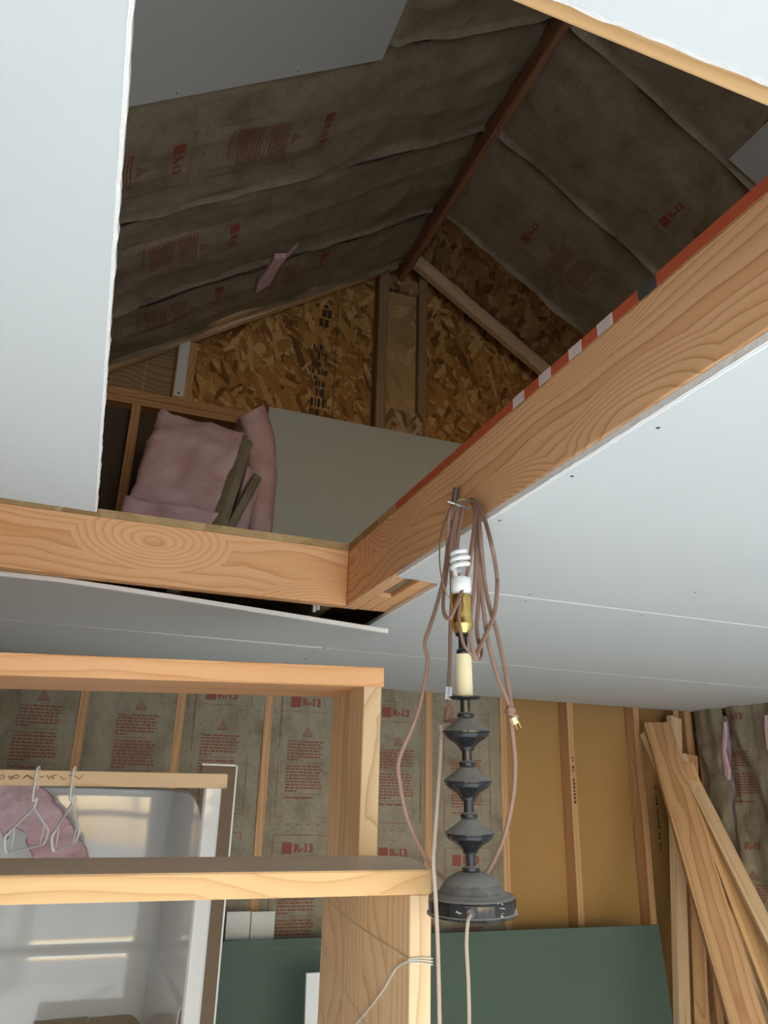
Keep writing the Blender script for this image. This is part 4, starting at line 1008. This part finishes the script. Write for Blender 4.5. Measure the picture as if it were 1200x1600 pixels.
cord([(734, 781, 1.225), (746, 795, 1.215), (752, 850, 1.215), (757, 905, 1.215), (764, 945, 1.215), (777, 990, 1.21), (789, 1045, 1.208), (796, 1085, 1.207), (799, 1106, 1.205)])
cord([(797, 1112, 1.204), (799, 1130, 1.205), (803, 1165, 1.21), (805, 1195, 1.215), (802, 1244, 1.225), (789, 1304, 1.245), (770, 1348, 1.27), (752, 1376, 1.29)], 'cord')
cord([(730, 781, 1.225), (745, 790, 1.195), (742, 815, 1.185), (738, 845, 1.178), (731, 892, 1.172), (720, 927, 1.172), (712, 947, 1.174), (702, 966, 1.18), (694, 958, 1.19), (693, 935, 1.20), (698, 895, 1.215), (702, 850, 1.225), (712, 800, 1.23)])
cord([(732, 780, 1.225), (744, 800, 1.20), (744, 860, 1.185), (742, 910, 1.178), (737, 950, 1.174), (734, 985, 1.174), (738, 1013, 1.176), (744, 1030, 1.18), (750, 1030, 1.185), (753, 1020, 1.192), (748, 1000, 1.215)])
cord([(722, 782, 1.235), (714, 798, 1.236), (711, 830, 1.245), (711, 868, 1.25), (714, 900, 1.255)])
cord([(726, 780, 1.235), (724, 797, 1.236), (718, 825, 1.24), (714, 864, 1.25), (716, 905, 1.255)])
cord([(735, 780, 1.225), (741, 786, 1.205), (743, 830, 1.20), (745, 880, 1.205), (748, 930, 1.21), (745, 980, 1.22), (750, 1010, 1.225), (756, 1000, 1.225)])
cord([(700, 802, 1.215), (691, 828, 1.20), (687, 855, 1.195), (688, 890, 1.19), (694, 917, 1.187), (705, 940, 1.19)], 'wire', 0.0014, 1.0, 'wire_loop')
cord([(699, 783, 1.20), (716, 789, 1.20), (734, 795, 1.205)], 'galv', 0.0022, 1.0, 'nail')
cord([(709, 796, 1.21), (716, 782, 1.19), (728, 781, 1.185), (742, 786, 1.19), (746, 796, 1.20)], 'wire', 0.0016, 1.0, 'wire_tie')
cord([(690, 1143, 1.235), (688, 1180, 1.225), (685, 1228, 1.205), (679, 1310, 1.18), (677, 1349, 1.17), (680, 1393, 1.165), (684, 1477, 1.165), (687, 1610, 1.165), (690, 1800, 1.165)], 'cord_pale', 0.0023, 1.4)
cord([(735, 1430, 1.133), (731, 1441, 1.122), (729, 1477, 1.12), (732, 1540, 1.12), (733, 1620, 1.12), (730, 1800, 1.12)], 'cord_pale', 0.0023, 1.4)
# tag, receptacle and plugs
def lbox(name, px, py, y, sx, sy, sz, rot, mat, bev=0.001):
    return link(name, box_mesh(sx, sy, sz, bev, 2), M[mat], t, Matrix.Translation(aty(px, py, y)) @ Matrix.Rotation(rot, 4, 'Y'))
lbox('caution_tag', 701, 1083, 1.238, 0.0125, 0.0012, 0.022, 0.06, 'tag', 0.0003)
vs, fs = text_mesh('CAUTION', 0.0052, 0.0001, 'CENTER')
tm = Matrix.Translation(aty(701, 1083, 1.2372)) @ Matrix.Rotation(0.06, 4, 'Y') @ Matrix.Rotation(math.radians(90), 4, 'X') @ Matrix.Rotation(math.radians(90), 4, 'Z')
link('tag_print', mesh_from(vs, fs), M['tag_ink'], t, tm)
lbox('receptacle', 701, 1116, 1.238, 0.014, 0.016, 0.026, 0.15, 'cord', 0.003)
lbox('plug', 694, 1136, 1.236, 0.020, 0.014, 0.014, -0.3, 'cord_pale', 0.003)
for dx in (0, 1):
    pass
lbox('cord_knot', 797, 1111, 1.204, 0.018, 0.014, 0.016, 0.4, 'cord', 0.005)
lbox('cord_knot', 801, 1117, 1.200, 0.022, 0.009, 0.007, 0.35, 'cord', 0.003)
lbox('plug', 803, 1126, 1.200, 0.010, 0.010, 0.013, -0.45, 'candle', 0.0015)
lbox('plug_blade', 805, 1134, 1.198, 0.0015, 0.005, 0.014, -0.45, 'brass', 0.0003)
lbox('plug_blade', 811, 1132, 1.198, 0.0015, 0.005, 0.014, -0.45, 'brass', 0.0003)

# tiny mill prints on a stud and on the fibreboard
def mill_print(name, x, y, z0, z1, w, parent, seed):
    r = random.Random(seed); L = []; z = z1
    while z > z0:
        h = r.uniform(0.005, 0.016)
        if r.random() < 0.75: L.append((x - w / 2, x + w / 2 * r.uniform(0.3, 1), y - 0.0008, y - 0.0001, z - h, z))
        z -= h + 0.005
    link(name, boxes_mesh(L), M['ink'], parent)['kind'] = 'stuff'
mill_print('mill_print', 2.432, YB, -0.02, 0.20, 0.012, wall_back, 4)
mill_print('mill_print', 3.02, YB + 0.085, -0.25, 0.10, 0.012, wall_back, 6)
